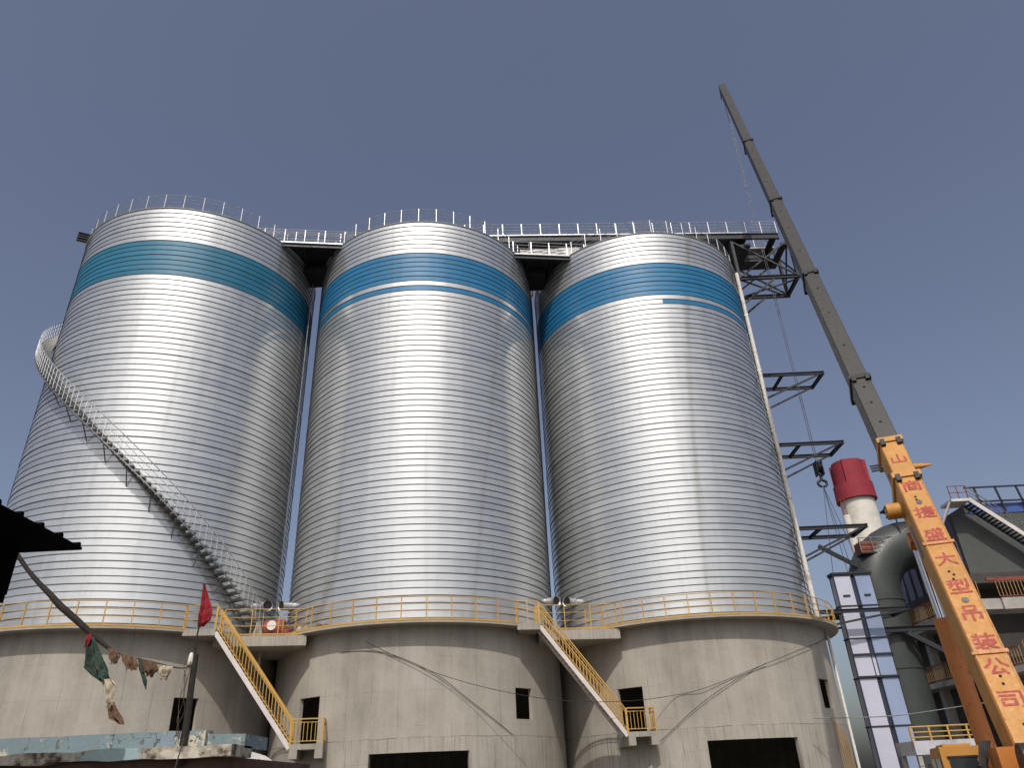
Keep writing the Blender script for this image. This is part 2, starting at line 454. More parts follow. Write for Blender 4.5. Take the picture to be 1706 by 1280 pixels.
LAB = ['leftmost steel silo with teal stripe and spiral stair on its flank',
       'middle steel silo on concrete drum, blue stripe above a thin second blue ring',
       'rightmost steel silo beside the crane, with white downpipe on its edge']
silos = []
for i, c in enumerate(CEN):
    s = thing('storage_silo', (c[0], c[1], GZ), LAB[i], 'silo', 'three storage silos in a row'); silos.append(s)
    inst('concrete_drum', UP_ME, s, (c[0], c[1], GZ)); inst('concrete_footing', LOW_ME, s, (c[0], c[1], GZ))
    rp = inst('ring_platform', RING_ME, s, (c[0], c[1], GZ))
    # floor of the drum under the steel shell keeps the inside dark
    b = MB(); n = 64
    b.v = [tuple(pol(c, RC - .3, 360 * k / n, ZD0 - .05)) for k in range(n)]; b.f = [tuple(range(n))]
    b.build('drum_ceiling', 'concrete', s)
    # bands
    blue = 'teal_coil' if i == 0 else 'blue_coil'
    if i == 1: blues = set(range(7, 13)) | {14}
    else: blues = set(range(7, 14))
    half = 15 if i == 2 else None
    for k in range(70):
        if k == 0: me, z = BAND_TOP, ZT
        elif k == 69: me, z = BAND_LAST, seam(68)
        else: me, z = BAND, seam(k - 1)
        rz = R(random.uniform(-20, 20)) if k != half else 0
        tilt = (R(random.gauss(0, .015)), R(random.gauss(0, .015)), rz)
        if k == half:
            qa, qb = ARCS[38. if i == 0 else 2.]
            inst('steel_band', qa, s, (c[0], c[1], z)); inst('steel_band', qb, s, (c[0], c[1], z), mat=blue)
            continue
        o = inst('steel_band', me, s, (c[0], c[1], z), rot=tilt, mat=blue if k in blues else None)
        q = 1 + random.gauss(0, .0004); o.scale = (q, q, 1)
    # roof cone and its rim
    b = MB(); n = 96
    b.v = [tuple(pol(c, RS - .01, 360 * k / n, ZT - .02)) for k in range(n)] + [tuple(pol(c, .6, 360 * k / n, ZT + 1.7)) for k in range(n)] + [(c[0], c[1], ZT + 1.75)]
    for k in range(n):
        q = (k + 1) % n; b.f += [(k, q, n + q, n + k), (n + k, n + q, 2 * n)]
    b.build('roof', 'galvanised', s, True)
    cs = circle_sweep(RS + .02, ZT + .01, .05, 144)
    cs.v = [(x + c[0], y + c[1], z) for x, y, z in cs.v]; cs.build('rim_angle', 'galv_rail', s, True)
    # rim railing
    rr = MB()
    for z, r in ((1.12, .022), (.84, .014), (.56, .014), (.30, .014)):
        q = circle_sweep(RS - .05, ZT + z, r, 120, k=5); rr.add([(x + c[0], y + c[1], zz) for x, y, zz in q.v], q.f)
    rr = rr.build('rim_railing', 'galv_rail', s, True)
    for k in range(41):
        inst('post', POST_W, rr, pol(c, RS - .05, 360 * k / 41 + 2.3, ZT))
    # ring railing: gap where the link platforms join
    f0, f1 = {0: (-175, 41), 1: (-47, 41), 2: (-47, 175)}[i]
    yr = MB()
    for z, r in ((1.08, .021), (.74, .016), (.42, .016)):
        q = circle_sweep(RP - .05, ZD1 + z, r, 120, f0, f1, 6); yr.add([(x + c[0], y + c[1], zz) for x, y, zz in q.v], q.f)
    yr = yr.build('ring_railing', 'yellow_rail', s, True)
    q = strip(RP - .002, ZD1 - .015, ZD1 + .07, f0, f1)
    t = MB(); t.add([(x + c[0], y + c[1], zz) for x, y, zz in q.v], q.f); t.build('toe_board', 'yellow_rail', yr)
    npost = int((f1 - f0) / 7.6)
    for k in range(npost + 1):
        ph = f0 + (f1 - f0) * k / npost
        inst('post', POST_Y, yr, pol(c, RP - .05, ph, ZD1), R(ph))
    # inlet nozzles near the foot of the shell
    for ph in ((77.5,) if i == 0 else (76., -61.) if i == 1 else (-61.5,)):
        p0 = pol(c, RS - .05, ph, 10.62); p1 = pol(c, RS + .30, ph, 10.62); fw = Vector((.62 if ph > 0 else -.62, -.75, -.12)).normalized()
        p2 = p1 + fw * .30; p3 = p1 + fw * .34
        nz = MB().sweep([p0, p1, p1 * .3 + p2 * .7, p2, p3], [.22, .23, .23, .235, .27], 20, cap=False).build('inlet_nozzle', 'galv_rail', s, True)
        MB().sweep([p3 - fw * .05, p3 - fw * .10], .23, 20).build('nozzle_mouth', 'dark_void', nz)

# thin riser pipe on silo 1, white downpipe on silo 3
c = CEN[0]
b = MB().sweep([pol(c, RS + .22, 88.5, z) for z in (ZD1, 14, 20, 27, ZT - .4)], .04, 8); b.build('riser_pipe', 'galv_tread', silos[0], True)
c = CEN[2]
b = MB().sweep([pol(c, RS + .16, 69.5, z) for z in (ZD0 - .9, 9.6, 14, 20, 27, 33.7)], .135, 12)
dp = b.build('downpipe', 'white_paint', silos[2], True)
b = MB().sweep([pol(c, RS + .45, 68.5, GZ), pol(c, RS + .45, 68.5, 8.2), pol(c, RS + .2, 69.3, 8.55)], .08, 10); b.build('downpipe', 'white_paint', silos[2], True)
for z in (12., 16.5, 21, 25.5, 30):
    b = MB().bar(pol(c, RS - .02, 69.5, z), pol(c, RS + .30, 69.5, z), .26, .05); b.build('bracket', 'galv_rail', dp)

# spiral stair of silo 1
c = CEN[0]
st = thing('spiral_stair', pol(c, 7.95, 68, ZD1), 'galvanised spiral stair climbing round the leftmost silo with thin balusters', 'stair')
RI, RO = 7.62, 8.38
TH = 2.15; nst = 112
tr = MB(); hw = R(TH) * .62
tm = MB().frame((0, 0, 0), (.175, 0, 0), (0, (RO - RI) / 2, 0), (0, 0, .045)); TREAD = tm.mesh('tread', 'galv_tread')
def hz(ph): return 9.05 + (71.0 - ph) * .1312
for k in range(nst):
    ph = 71 - TH * k
    if hz(ph) > ZT: break
    p = pol(c, (RI + RO) / 2, ph, hz(ph)); inst('tread', TREAD, st, p, R(ph))
    last = ph
for r in (RI + .02, RO):
    b = MB(); pts = [(71 - 2 * k) for k in range(int((71 - last) / 2) + 1)]
    for a, e in zip(pts[:-1], pts[1:]): b.bar(pol(c, r, a, hz(a) - .09), pol(c, r, e, hz(e) - .09), .02, .16 if r < 8 else .05)
    b.build('stringer', 'galv_tread', st)
b = MB()
for dz, rad in ((1.1, .025), (.75, .014), (.4, .014)):
    b.sweep([pol(c, RO, a, hz(a) + dz) for a in [71 - 3 * k for k in range(int((71 - last) / 3) + 1)]], rad, 5)
hr = b.build('handrail', 'galv_rail', st, True)
bal = MB().tube((0, 0, 0), (0, 0, 1.1), .013, 5).mesh('baluster', 'galv_rail')
for k in range(0, int((71 - last) / TH)):
    a = 71 - TH * k; inst('baluster', bal, hr, pol(c, RO, a, hz(a)))
br = MB().bar((0, 0, 0), (0, .60, .75), .045).bar((0, .7, .78), (0, .02, .78), .045).mesh('wall_bracket', 'galv_tread')
for k in range(1, 17):
    a = 71 - 9.5 * k
    if a < last: break
    p = pol(c, RI - .08, a, hz(a) - .95)
    o = inst('wall_bracket', br, st, p, R(a) + math.pi)

# ------------------------------------------------------------------ link platforms and access stairs
U = Vector((15.43, 2.245, 0)).normalized(); NF = Vector((U.y, -U.x, 0))       # along the row / towards the camera
def railing(parent, pts, name='railing', mat='yellow_rail', h=1.08, levels=(.74, .42), post=1.2, r=.024, postme=None, ends=True):
    b = MB(); pts = [Vector(p) for p in pts]
    for z, rr in [(h, r)] + [(l, r * .8) for l in levels]:
        b.sweep([p + Vector((0, 0, z)) for p in pts], rr, 6)
    o = b.build(name, mat, parent, True)
    pme = postme or MB().bar((0, 0, 0), (0, 0, h), r * 2).mesh('post', mat)
    for p, q in zip(pts[:-1], pts[1:]):
        n = max(1, round((q - p).length / post))
        for k in range(n + (1 if q is pts[-1] else 0)): inst('post', pme, o, p + (q - p) * k / n)
    return o
def pickets(parent, p, q, h=1.05, gap=.13, name='railing', mat='yellow_rail', r=.012, bottom=.12):
    """railing with upright pickets between p and q (feet)"""
    p, q = Vector(p), Vector(q); Z = Vector((0, 0, 1))
    o = MB().bar(p + Z * h, q + Z * h, .055, .05).build(name, mat, parent)
    MB().bar(p + Z * (h - .14), q + Z * (h - .14), .03).build('middle_rail', mat, o); MB().bar(p + Z * bottom, q + Z * bottom, .035).build('bottom_rail', mat, o)
    bm_ = MB().bar((0, 0, 0), (0, 0, h - .14 - bottom), r * 2).mesh('picket', mat)
    pme = MB().bar((0, 0, -.05), (0, 0, h), .055).mesh('post', mat)
    d = (q - p); L = Vector((d.x, d.y, 0)).length; n = max(2, round(L / gap))
    for k in range(n + 1):
        at = p + d * k / n
        if k in (0, n): inst('post', pme, o, at)
        else: inst('picket', bm_, o, at + Z * bottom)
    return o
for i in (0, 1):
    A, B_ = Vector((*CEN[i], 0)), Vector((*CEN[i + 1], 0)); M_ = (A + B_) / 2
    F = 6.3; SU = (6.0, 5.7)[i]; ZL = 8.46
    lab = ['concrete link platform between leftmost and middle silo with red tank on it', 'concrete link platform between middle and rightmost silo, bare deck'][i]
    lk = thing('link_platform', (M_.x, M_.y, ZD0 - .3), lab, 'platform', 'link platforms between silos')
    pl = [A + U * 5.75 + NF * F, B_ - U * 5.6 + NF * F, B_ - U * 6.4 + NF * 2.0, A + U * 6.4 + NF * 2.0]
    b = MB().prism([(p.x, p.y) for p in pl][::-1], 7.98, ZL); b.build('deck_slab', 'concrete', lk)
    p0 = A + U * (SU + .1) + NF * (F - .06); p1 = B_ - U * 5.7 + NF * (F - .06)
    railing(lk, [(p0.x, p0.y, ZL), (p1.x, p1.y, ZL)], h=1.25, levels=(.86, .46), post=1.35, r=.021)
    t = MB().bar((p0.x, p0.y, ZL + .07), (p1.x, p1.y, ZL + .07), .015, .06); t.build('toe_board', 'yellow_rail', lk)
    # landing at the top of the stair: projects from the ring
    a0f = pol(CEN[i], RP - .04, 40.5, 0); n0 = (a0f - A).dot(NF)
    a1 = A + U * SU + NF * n0
    poly = [a0f, a1, A + U * SU + NF * (F - .5), A + U * 4.9 + NF * (F - .5)]
    b = MB().prism([(p.x, p.y) for p in poly][::-1], ZD0 - .18, ZD1 + .008); b.build('landing_slab', 'concrete', lk)
    a0r = a0f - NF * .05; a1r = a1 - NF * .05 - U * .05
    railing(lk, [(a0r.x, a0r.y, ZD1), (a1r.x, a1r.y, ZD1)], post=.6)
    b0 = a1r - NF * .92; b1 = A + U * (SU - .05) + NF * (F - .5)
    railing(lk, [(b0.x, b0.y, ZD1), (b1.x, b1.y, ZD1)], post=.8)
    # stair down to the door of the next silo
    slab = ['yellow railed stair descending from leftmost silo platform to middle silo door', 'yellow railed stair descending from middle silo platform to rightmost silo door'][i]
    sp0 = A + U * SU + NF * (n0 - .02)
    dW = Vector((*CEN[i + 1], 0))
    z0, z1 = ZD1, 3.64
    run = 3.85
    lo0 = sp0 + U * run
    s = thing('access_stair', (lo0.x, lo0.y, GZ), slab, 'stair', 'yellow access stairs on the drums')
    wd = .85
    for k, off in ((0, .02), (1, wd)):
        p = sp0 - NF * off; q = lo0 - NF * off
        b = MB().bar((p.x, p.y, z0 - .16), (q.x, q.y, z1 - .16), .04, .20); b.build('stringer', 'white_stringer', s)
        pickets(s, (p.x, p.y, z0 - .02), (q.x, q.y, z1 - .02), 1.02, .155, bottom=.15)
    nT = 25
    tread = MB().frame((0, 0, 0), (.13, 0, 0), (0, wd / 2 - .03, 0), (0, 0, .018)).mesh('tread', 'yellow_rail')
    for k in range(1, nT):
        p = sp0 + (lo0 - sp0) * k / nT - NF * (wd / 2 + .01)
        inst('tread', tread, s, (p.x, p.y, z0 + (z1 - z0) * k / nT), math.atan2(U.y, U.x))
    # door landing: slab with two cheek beams reaching the wall
    c1 = lo0 + U * 1.45
    def wall_n(pu):      # distance of the drum from the landing front along -NF
        x = (pu - dW).dot(U); return math.sqrt(max(.1, (RC - .1) ** 2 - x * x))
    l0 = lo0 + U * .02; nf = (lo0 - dW).dot(NF) + .02
    P = lambda u, n: dW + U * u + NF * n
    u0, u1 = (l0 - dW).dot(U), (c1 - dW).dot(U)
    poly = [P(u0, nf), P(u1, nf), P(u1, wall_n(c1)), P(u0, wall_n(l0))]
    b = MB().prism([(p.x, p.y) for p in poly][::-1], z1 - .22, z1); b.build('landing_slab', 'concrete', s)
    for ua, ub in ((u0, u0 + .34), (u1 - .34, u1)):
        poly = [P(ua, nf - .004), P(ub, nf - .004), P(ub, wall_n(P(ub, 0))), P(ua, wall_n(P(ua, 0)))]
        b = MB().prism([(p.x, p.y) for p in poly][::-1], z1 - .58, z1 - .22); b.build('cheek_beam', 'concrete', s)
    f0, f1, w1 = P(u0 + .03, nf - .04), P(u1 - .04, nf - .04), P(u1 - .04, wall_n(c1) + .05)
    pickets(s, (f0.x, f0.y, z1), (f1.x, f1.y, z1), 1.02, .17, bottom=.12)
    pickets(s, (f1.x, f1.y, z1), (w1.x, w1.y, z1), 1.02, .17, bottom=.12)

# things left on the platforms
def small(name, mb, mat, label, cat, smooth=False, at=None, group=None):
    o = mb.build(name, mat, None, smooth, at=at or mb.v[0]); return tag(o, label, cat, group)
def cyl(mb, c_, r, z0, z1, n=20): return mb.sweep([(c_[0], c_[1], z0), (c_[0], c_[1], z1)], r, n)
tk = thing('red_tank', (-12.9, 39.0, 8.46), 'dull red steel tank with pale round lid on the left link platform', 'tank')
MB().sweep([(-13.45, 39.2, 9.28), (-13.40, 39.2, 9.28), (-12.45, 39.2, 9.28), (-12.40, 39.2, 9.28)], [.40, .50, .50, .40], 24).build('tank_shell', 'oxide_red', tk, True)
for x in (-13.25, -12.6): MB().box(x - .05, x + .05, 38.85, 39.55, 8.46, 8.86).build('foot', 'black_steel', tk)
MB().sweep([(-12.95, 38.72, 9.40), (-12.95, 38.66, 9.40)], [.24, .24], 20).build('lid', 'white_paint', tk, True)
# debris piles by the rails
for k, (x, y, mat, lab) in enumerate([(-11.6, 37.7, 'oxide_red', 'rust coloured sack slumped behind rail at left end of middle silo platform'), (-10.75, 37.05, 'cloth_cream', 'pale sacks and pots behind the middle silo railing, second from left'), (-9.6, 36.35, 'cloth_brown', 'brown bundle on the middle silo platform beside the yellow rail'), (5.2, 39.05, 'black_steel', 'dark scrap timber lying along the right silo platform edge')]):
    p = Vector((x, y, ZD1)); t = thing('debris_pile', p, lab, 'debris')
    for q in range(5):
        b = MB()
        dx, dy = random.uniform(-.4, .4), random.uniform(-.12, .12); h = random.uniform(.16, .42) * (.5 if k == 3 else 1)
        b.sweep([p + Vector((dx, dy, 0)), p + Vector((dx, dy, h * .4)), p + Vector((dx + random.uniform(-.05, .05), dy, h * .85)), p + Vector((dx, dy, h))], [.15, .17, .13, .04], 10)
        b.build('bundle', mat, t, True)

# ------------------------------------------------------------------ rooftop walkways
def walkway(p, q, width, z, lab, under=.35, posts=1.25, cat='walkway', rails=(.84, .56, .28)):
    p, q = Vector((p[0], p[1], z)), Vector((q[0], q[1], z)); d = (q - p).normalized(); n_ = Vector((-d.y, d.x, 0))
    t = thing('rooftop_walkway', (p + q) / 2, lab, cat, 'walkways over the silo roofs')
    MB().bar(p + n_ * width / 2, q + n_ * width / 2, width, .06).build('deck', 'black_steel', t)
    for k, o_ in enumerate((0.04, width - .04)):
        MB().ibeam(p + n_ * o_ - Vector((0, 0, under / 2 + .03)), q + n_ * o_ - Vector((0, 0, under / 2 + .03)), .18, under).build('edge_beam', 'frame_steel', t)
        MB().bar(p + n_ * (o_ + (-.06 if k == 0 else .06)) + Vector((0, 0, .06)), q + n_ * (o_ + (-.06 if k == 0 else .06)) + Vector((0, 0, .06)), .02, .07).build('toe_board', 'galv_rail', t)
        a, e = p + n_ * o_ + Vector((0, 0, .03)), q + n_ * o_ + Vector((0, 0, .03))
        railing(t, [a, e], 'railing', 'galv_rail', 1.12, rails, posts, .028)
    nb = int((q - p).length / 1.6)
    for k in range(nb + 1):
        x = p + (q - p) * k / nb
        MB().bar(x + n_ * .1 - Vector((0, 0, .16)), x + n_ * (width - .1) - Vector((0, 0, .16)), .10, .2).build('cross_beam', 'frame_steel', t)
    return t
wk = walkway((-18.6, 37.1), (-8.2, 38.55), 2.9, 33.9, 'white railed steel walkway bridging leftmost and middle silo roofs', .3)
railing(wk, [(-18.5, 37.6, 34.25), (-8.3, 39.05, 34.25)], 'conveyor_guard', 'galv_rail', 1.0, (.8, .6, .4, .2), 1.45, .03)
MB().bar((-18.5, 37.75, 34.05), (-8.3, 39.2, 34.05), .5, .3).build('conveyor_trough', 'galv_rail', wk)
walkway((-3.2, 39.25), (8.0, 40.8), 2.6, 33.72, 'lower white railed walkway bridging middle and rightmost silo roofs', .3)
MB().box(1.0, 5.2, 40.3, 41.0, 33.75, 34.5).build('conveyor_trough', 'galv_tread', [o for o in bpy.data.objects if o.name.startswith('rooftop_walkway')][-1])
gal = walkway((-3.0, 42.25), (18.3, 43.38), 2.5, 37.6, 'upper railed gallery running over the rightmost silo to the crane boom', .5, 1.45)
gx = 18.3
for o_ in (0.04, 2.46):
    MB().ibeam((18.3, 43.38 + o_, 37.32), (20.7, 43.5 + o_, 37.32), .18, .5).build('edge_beam', 'frame_steel', gal)
MB().box(20.2, 20.7, 43.55, 45.95, 37.5, 37.6).build('deck', 'black_steel', gal)
railing(gal, [(18.3, 43.42, 37.63), (20.65, 43.54, 37.63), (20.65, 45.95, 37.63)], 'railing', 'galv_rail', 1.12, (.84, .56, .28), 1.3, .028)
railing(gal, [(18.5, 46.15, 38.45), (21.2, 46.3, 38.35)], 'railing', 'galv_rail', 1.12, (.84, .56, .28), 1.3, .028)
MB().box(18.4, 21.3, 46.0, 46.9, 38.2, 38.34).build('deck', 'galv_tread', gal)
for x in (18.5, 21.2): MB().bar((x, 46.1, 37.0), (x, 46.1, 38.2), .14).build('column', 'frame_steel', gal)
for x, y in ((1.8, 42.6), (1.8, 44.9)):
    MB().ibeam((x, y, 33.9), (x, y, 37.1), .22, .22).build('column', 'frame_steel', gal)
for x, y in ((8.6, 43.2), (8.6, 45.4), (-2.6, 42.6), (-2.6, 44.6)):
    MB().ibeam((x, y, 34.0), (x, y, 37.1), .2, .2).build('column', 'frame_steel', gal)
# columns in the two gaps behind the walkways
for x, y, lab in ((1.66, 44.65, 'grey steel column in the gap left of the rightmost silo'),):
    t = thing('steel_column', (x, y, ZD1), lab, 'column')
    MB().ibeam((x, y, ZD1), (x, y, 33.6), .20, .24, (0, 1, 0)).build('shaft', 'frame_steel', t)
    MB().bar((x, y, 33.6), (x, y, 33.9), .34).build('cap_plate', 'frame_steel', t)
# conveyor box under walkway (dark housing in the gap)
for x0, x1, y0, y1, lab in ((-14.0, -12.0, 39.9, 41.6, 'dark housing under the walkway in the left silo gap'), (1.0, 2.7, 41.4, 43.2, 'dark housing under the walkway in the right silo gap')):
    t = thing('conveyor_housing', ((x0 + x1) / 2, (y0 + y1) / 2, 33.0), lab, 'housing')
    MB().box(x0, x1, y0, y1, 33.05, 33.6).build('casing', 'black_steel', t)
    for k in range(4):
        xx = x0 + .1 + (x1 - x0 - .2) * k / 3
        MB().bar((xx, y0 - .03, 33.06), (xx, y0 - .03, 33.58), .06, .05).build('rib', 'black_steel', t)

# steel stubs at far left rim
t = thing('roof_beam_stub', (-26.5, 37.4, 33.9), 'two short dark beams sticking out past the leftmost silo rim', 'beam')
for z in (34.02, 34.42): MB().ibeam((-27.85, 36.45, z), (-25.2, 37.9, z), .2, .24).build('beam', 'frame_steel', t)

# ------------------------------------------------------------------ support frames on the right flank of silo 3
def bframe(z, lab, y0=43.9, y1=46.0, x1=21.35, drop=1.9):
    t = thing('support_frame', (17.0, 45, z), lab, 'steel frame', 'steel support frames on the right silo flank')
    xa = CEN[2][0] + math.sqrt(RS ** 2 - (y0 - CEN[2][1]) ** 2) - .05; xb = CEN[2][0] + RS - .05
    for y, x in ((y0, xa), (y1, xb)):
        MB().ibeam((x, y, z), (x1, y, z), .16, .22).build('beam', 'frame_steel', t)
        MB().bar((x1 - .35, y, z - .1), (x, y, z - drop), .11, .11).build('brace', 'frame_steel', t)
    MB().ibeam((x1 - .08, y0 - .1, z + .004), (x1 - .08, y1 + .1, z + .004), .16, .22).build('beam', 'frame_steel', t)
    MB().ibeam((18.5, y0, z - .01), (18.5, y1, z - .01), .14, .2).build('beam', 'frame_steel', t)
    return t
bframe(25.55, 'dark bracket frame on rightmost silo, uppermost of the three alike')
bframe(20.35, 'dark bracket frame on rightmost silo, level with the crane hook')
bframe(14.75, 'dark bracket frame on rightmost silo just above the hanging elevator casing')
t = bframe(9.75, 'dark beam frame tying the pale elevator casing to the right silo platform', x1=22.4, drop=.9)
# braced tower below the gallery
t = thing('braced_frame', (19.2, 44.7, 31), 'braced steel frame carrying the gallery end on the rightmost silo', 'steel frame')
X0, X1, Y0, Y1 = 17.0, 21.3, 43.5, 45.95
ZA, ZB = 33.5, 37.05
for x in (X0, X1):
    for y in (Y0, Y1): MB().ibeam((x, y, ZA), (x, y, ZB), .2, .2).build('column', 'frame_steel', t)
for y in (Y0, Y1):
    MB().ibeam((X0 - .6, y, ZA), (X1 + .15, y, ZA), .2, .28).build('beam', 'frame_steel', t)
    MB().bar((X0, y, ZB - .1), (X1, y, ZA + .1), .11).build('brace', 'frame_steel', t)
    MB().bar((X0, y + .13, ZA + .1), (X1, y + .13, ZB - .1), .11).build('brace', 'frame_steel', t)
    MB().bar((X1 - 1.8, y, ZA - .15), (16.6, y, 31.0), .13).build('brace', 'frame_steel', t)
for x in (X0, X1):
    MB().ibeam((x, Y0, ZA + .005), (x, Y1, ZA + .005), .2, .28).build('beam', 'frame_steel', t)
    MB().bar((x + .12, Y0, ZA + .1), (x + .12, Y1, ZB - .1), .10).build('brace', 'frame_steel', t)
    MB().bar((x - .12, Y1, ZA + .1), (x - .12, Y0, ZB - .1), .10).build('brace', 'frame_steel', t)
MB().bar((X0, Y0, ZA - .1), (X1, Y1, ZA - .1), .09).build('brace', 'frame_steel', t)
MB().bar((X0, Y1, ZA - .22), (X1, Y0, ZA - .22), .09).build('brace', 'frame_steel', t)
for x0, x1, y0_, y1_ in ((17.1, 18.45, 43.6, 46.6), (20.75, 21.2, 43.6, 46.6), (18.45, 20.75, 45.5, 46.6)):
    MB().box(x0, x1, y0_, y1_, 36.55, 36.75).build('floor_plate', 'black_steel', t)

# ------------------------------------------------------------------ bucket elevator casing hanging from the crane
t = thing('elevator_casing', (19.85, 45.1, GZ), 'pair of tall lilac filmed duct legs hung on slings beside rightmost silo', 'elevator casing')
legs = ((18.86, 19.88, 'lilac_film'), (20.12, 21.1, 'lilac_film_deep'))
lv = [GZ + .15, 1.2, 3.7, 6.2, 8.35, 10.2, 12.0]
for x0, x1, mt in legs:
    for a, e in zip(lv[:-1], lv[1:]):
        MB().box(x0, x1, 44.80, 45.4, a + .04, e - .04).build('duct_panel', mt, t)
    for e in lv:
        MB().box(x0 - .07, x1 + .07, 44.76, 45.44, e - .035, e + .035).build('flange', 'frame_steel', t)
    for xx in (x0, x1):
        for y in (44.80, 45.4):
            MB().bar((xx, y, GZ + .1), (xx, y, 12.05), .05).build('corner_angle', 'frame_steel', t)
    MB().box(x0 + .3, x1 - .3, 44.74, 44.796, 10.75, 10.84).build('hatch_bar', 'frame_steel', t)
MB().box(19.89, 20.11, 44.82, 45.38, 6.3, 7.4).build('cross_duct', 'lilac_film', t)
for z in (6.25, 7.45): MB().bar((18.8, 44.72, z), (21.16, 44.72, z), .06, .10).build('tie_bar', 'frame_steel', t)
MB().box(18.75, 21.2, 44.72, 45.48, 12.06, 12.18).build('head_plate', 'frame_steel', t)

# ------------------------------------------------------------------ crane
PB, PT = Vector((11.12, 18.43, 1.38)), Vector((20.02, 44.86, 55.25))
ax = (PT - PB); BL = ax.length; ax.normalize()
hd = Vector((ax.x, ax.y, 0)).normalized(); lf = Vector((-hd.y, hd.x, 0)); tn = lf.cross(ax) * -1
if tn.z < 0: tn = -tn
HP = Vector((19.75, 44.95, 18.3))
crane = thing('mobile_crane', (PB.x, PB.y, GZ), 'orange truck crane with long raised boom lettered in red characters', 'crane')
SEC = [(-1.2, 9.12, .74, 1.36, 'crane_orange'), (9.12, 10.9, .69, 1.27, 'crane_orange'), (10.9, 14.7, .655, 1.16, 'boom_grey'),
       (14.7, 23.6, .63, 1.08, 'boom_grey'), (23.6, 33.2, .61, 1.0, 'boom_grey'), (33.2, 44.6, .59, .92, 'boom_grey'), (44.6, BL, .56, .84, 'boom_grey')]
def boom_sec(t0, t1, wd, ht):
    """box boom with rounded belly"""
    prof = [(-.5, .5), (.5, .5), (.5, -.22), (.34, -.42), (.14, -.5), (-.14, -.5), (-.34, -.42), (-.5, -.22)]
    b = MB(); n = len(prof)
    # chamfer the upper corners
    prof = [(-.46, .5), (.46, .5), (.5, .46)] + prof[2:] + [(-.5, .46)]; n = len(prof)
    vs_ = [PB + ax * t + lf * (-u * wd) + tn * (v * ht) for t in (t0, t1) for u, v in prof]
    return b.add(vs_, [tuple(range(n)), tuple(range(n, 2 * n))[::-1]] + [(i, n + i, n + (i + 1) % n, (i + 1) % n) for i in range(n)])
for k, (t0, t1, wd, ht, mt) in enumerate(SEC):
    t0b = t0 if k == 0 else t0 - .5
    bs = boom_sec(t0b, t1, wd, ht).build('boom_section', mt, crane)
    if k < 6:
        b = MB(); cm = PB + ax * (t1 - .10)
        for s_, (w2, h2) in (((tn, 1), (wd + .10, .07)), ((tn, -1), (wd + .10, .07))): b.frame(cm + s_[0] * s_[1] * (ht / 2 + .02), lf * w2 / 2, ax * .11, tn * h2 / 2)
        for sg in (1, -1): b.frame(cm + lf * sg * (wd / 2 + .02), lf * .035, ax * .11, tn * ht / 2)
        b.build('collar', mt if k < 2 else 'black_steel', bs)
        for sg in (1, -1): MB().frame(PB + ax * (t1 - .25) + tn * (ht / 2 + .05) + lf * sg * wd * .36, lf * .07, ax * .14, tn * .05).build('wear_pad', 'black_steel', bs)
    if k > 1:
        for q in (.25, .55, .8):
            pp = PB + ax * (t0 + (t1 - t0) * q) + tn * (ht / 2 + .004)
            MB().sweep([pp, pp + tn * .012], .05, 10).build('pin_plug', 'dark_void', bs)
base_sec = [o for o in bpy.data.objects if o.name.startswith('boom_section')][0]
# ribs across the base section, edge strips, holes, logo patches
WD0, HT0 = SEC[0][2], SEC[0][3]
for tt in (2.6, 6.15):
    MB().frame(PB + ax * tt + tn * (HT0 / 2 + .015), lf * (WD0 / 2 + .03), ax * .05, tn * .02).build('rib', 'crane_dark_orange', base_sec)
for sg in (1, -1): MB().frame(PB + ax * 3.8 + tn * (HT0 / 2 + .006) + lf * sg * (WD0 * .435), lf * .010, ax * 4.9, tn * .01).build('edge_strip', 'crane_dark_orange', base_sec)
for tt in (8.02, 7.9, 5.12, 5.0, 4.86, 1.95, 1.75, .75, .5, .2):
    pp = PB + ax * tt + tn * (HT0 / 2 + .003) + lf * random.uniform(-.02, .08); MB().sweep([pp, pp + tn * .01], .035, 10).build('bolt_hole', 'dark_void', base_sec)
for tt in (7.78, 4.16):
    pp = PB + ax * tt + tn * (HT0 / 2 + .003); MB().sweep([pp, pp + tn * .012], .085, 14).build('cover_plug', 'pipe_green', base_sec)
for tt, ll in ((7.2, .4), (6.75, .3), (6.4, .3), (9.6, .4)):
    wq = WD0 if tt < 8.8 else SEC[1][2]
    MB().frame(PB + ax * tt + lf * (wq / 2 + .006) + tn * .05, ax * ll / 2, tn * .10, lf * .004).build('side_marking', 'logo_blue', base_sec)
# side pods near the head of the base section
pp = PB + ax * 8.2 + lf * (WD0 / 2)
MB().sweep([pp, pp + lf * .46, pp + lf * .48], [.25, .25, .19], 18).build('guide_drum', 'crane_orange', base_sec, True)
for k in range(6):
    a = k * math.pi / 3; q = pp + lf * .48 + ax * .17 * math.cos(a) + tn * .17 * math.sin(a)
    MB().sweep([q, q + lf * .03], .03, 8).build('bolt', 'black_steel', base_sec)
pp = PB + ax * 10.0 - lf * .4
MB().sweep([pp, pp - lf * .28, pp - lf * .62], [.12, .09, .02], 12).build('rope_guide', 'crane_orange', base_sec, True)
pp = PB + ax * 10.1 + lf * .42
for k in range(3): MB().bar(pp + ax * (.12 * k), pp + ax * (.12 * k) + lf * .35, .05).build('hose_bracket', 'black_steel', base_sec)
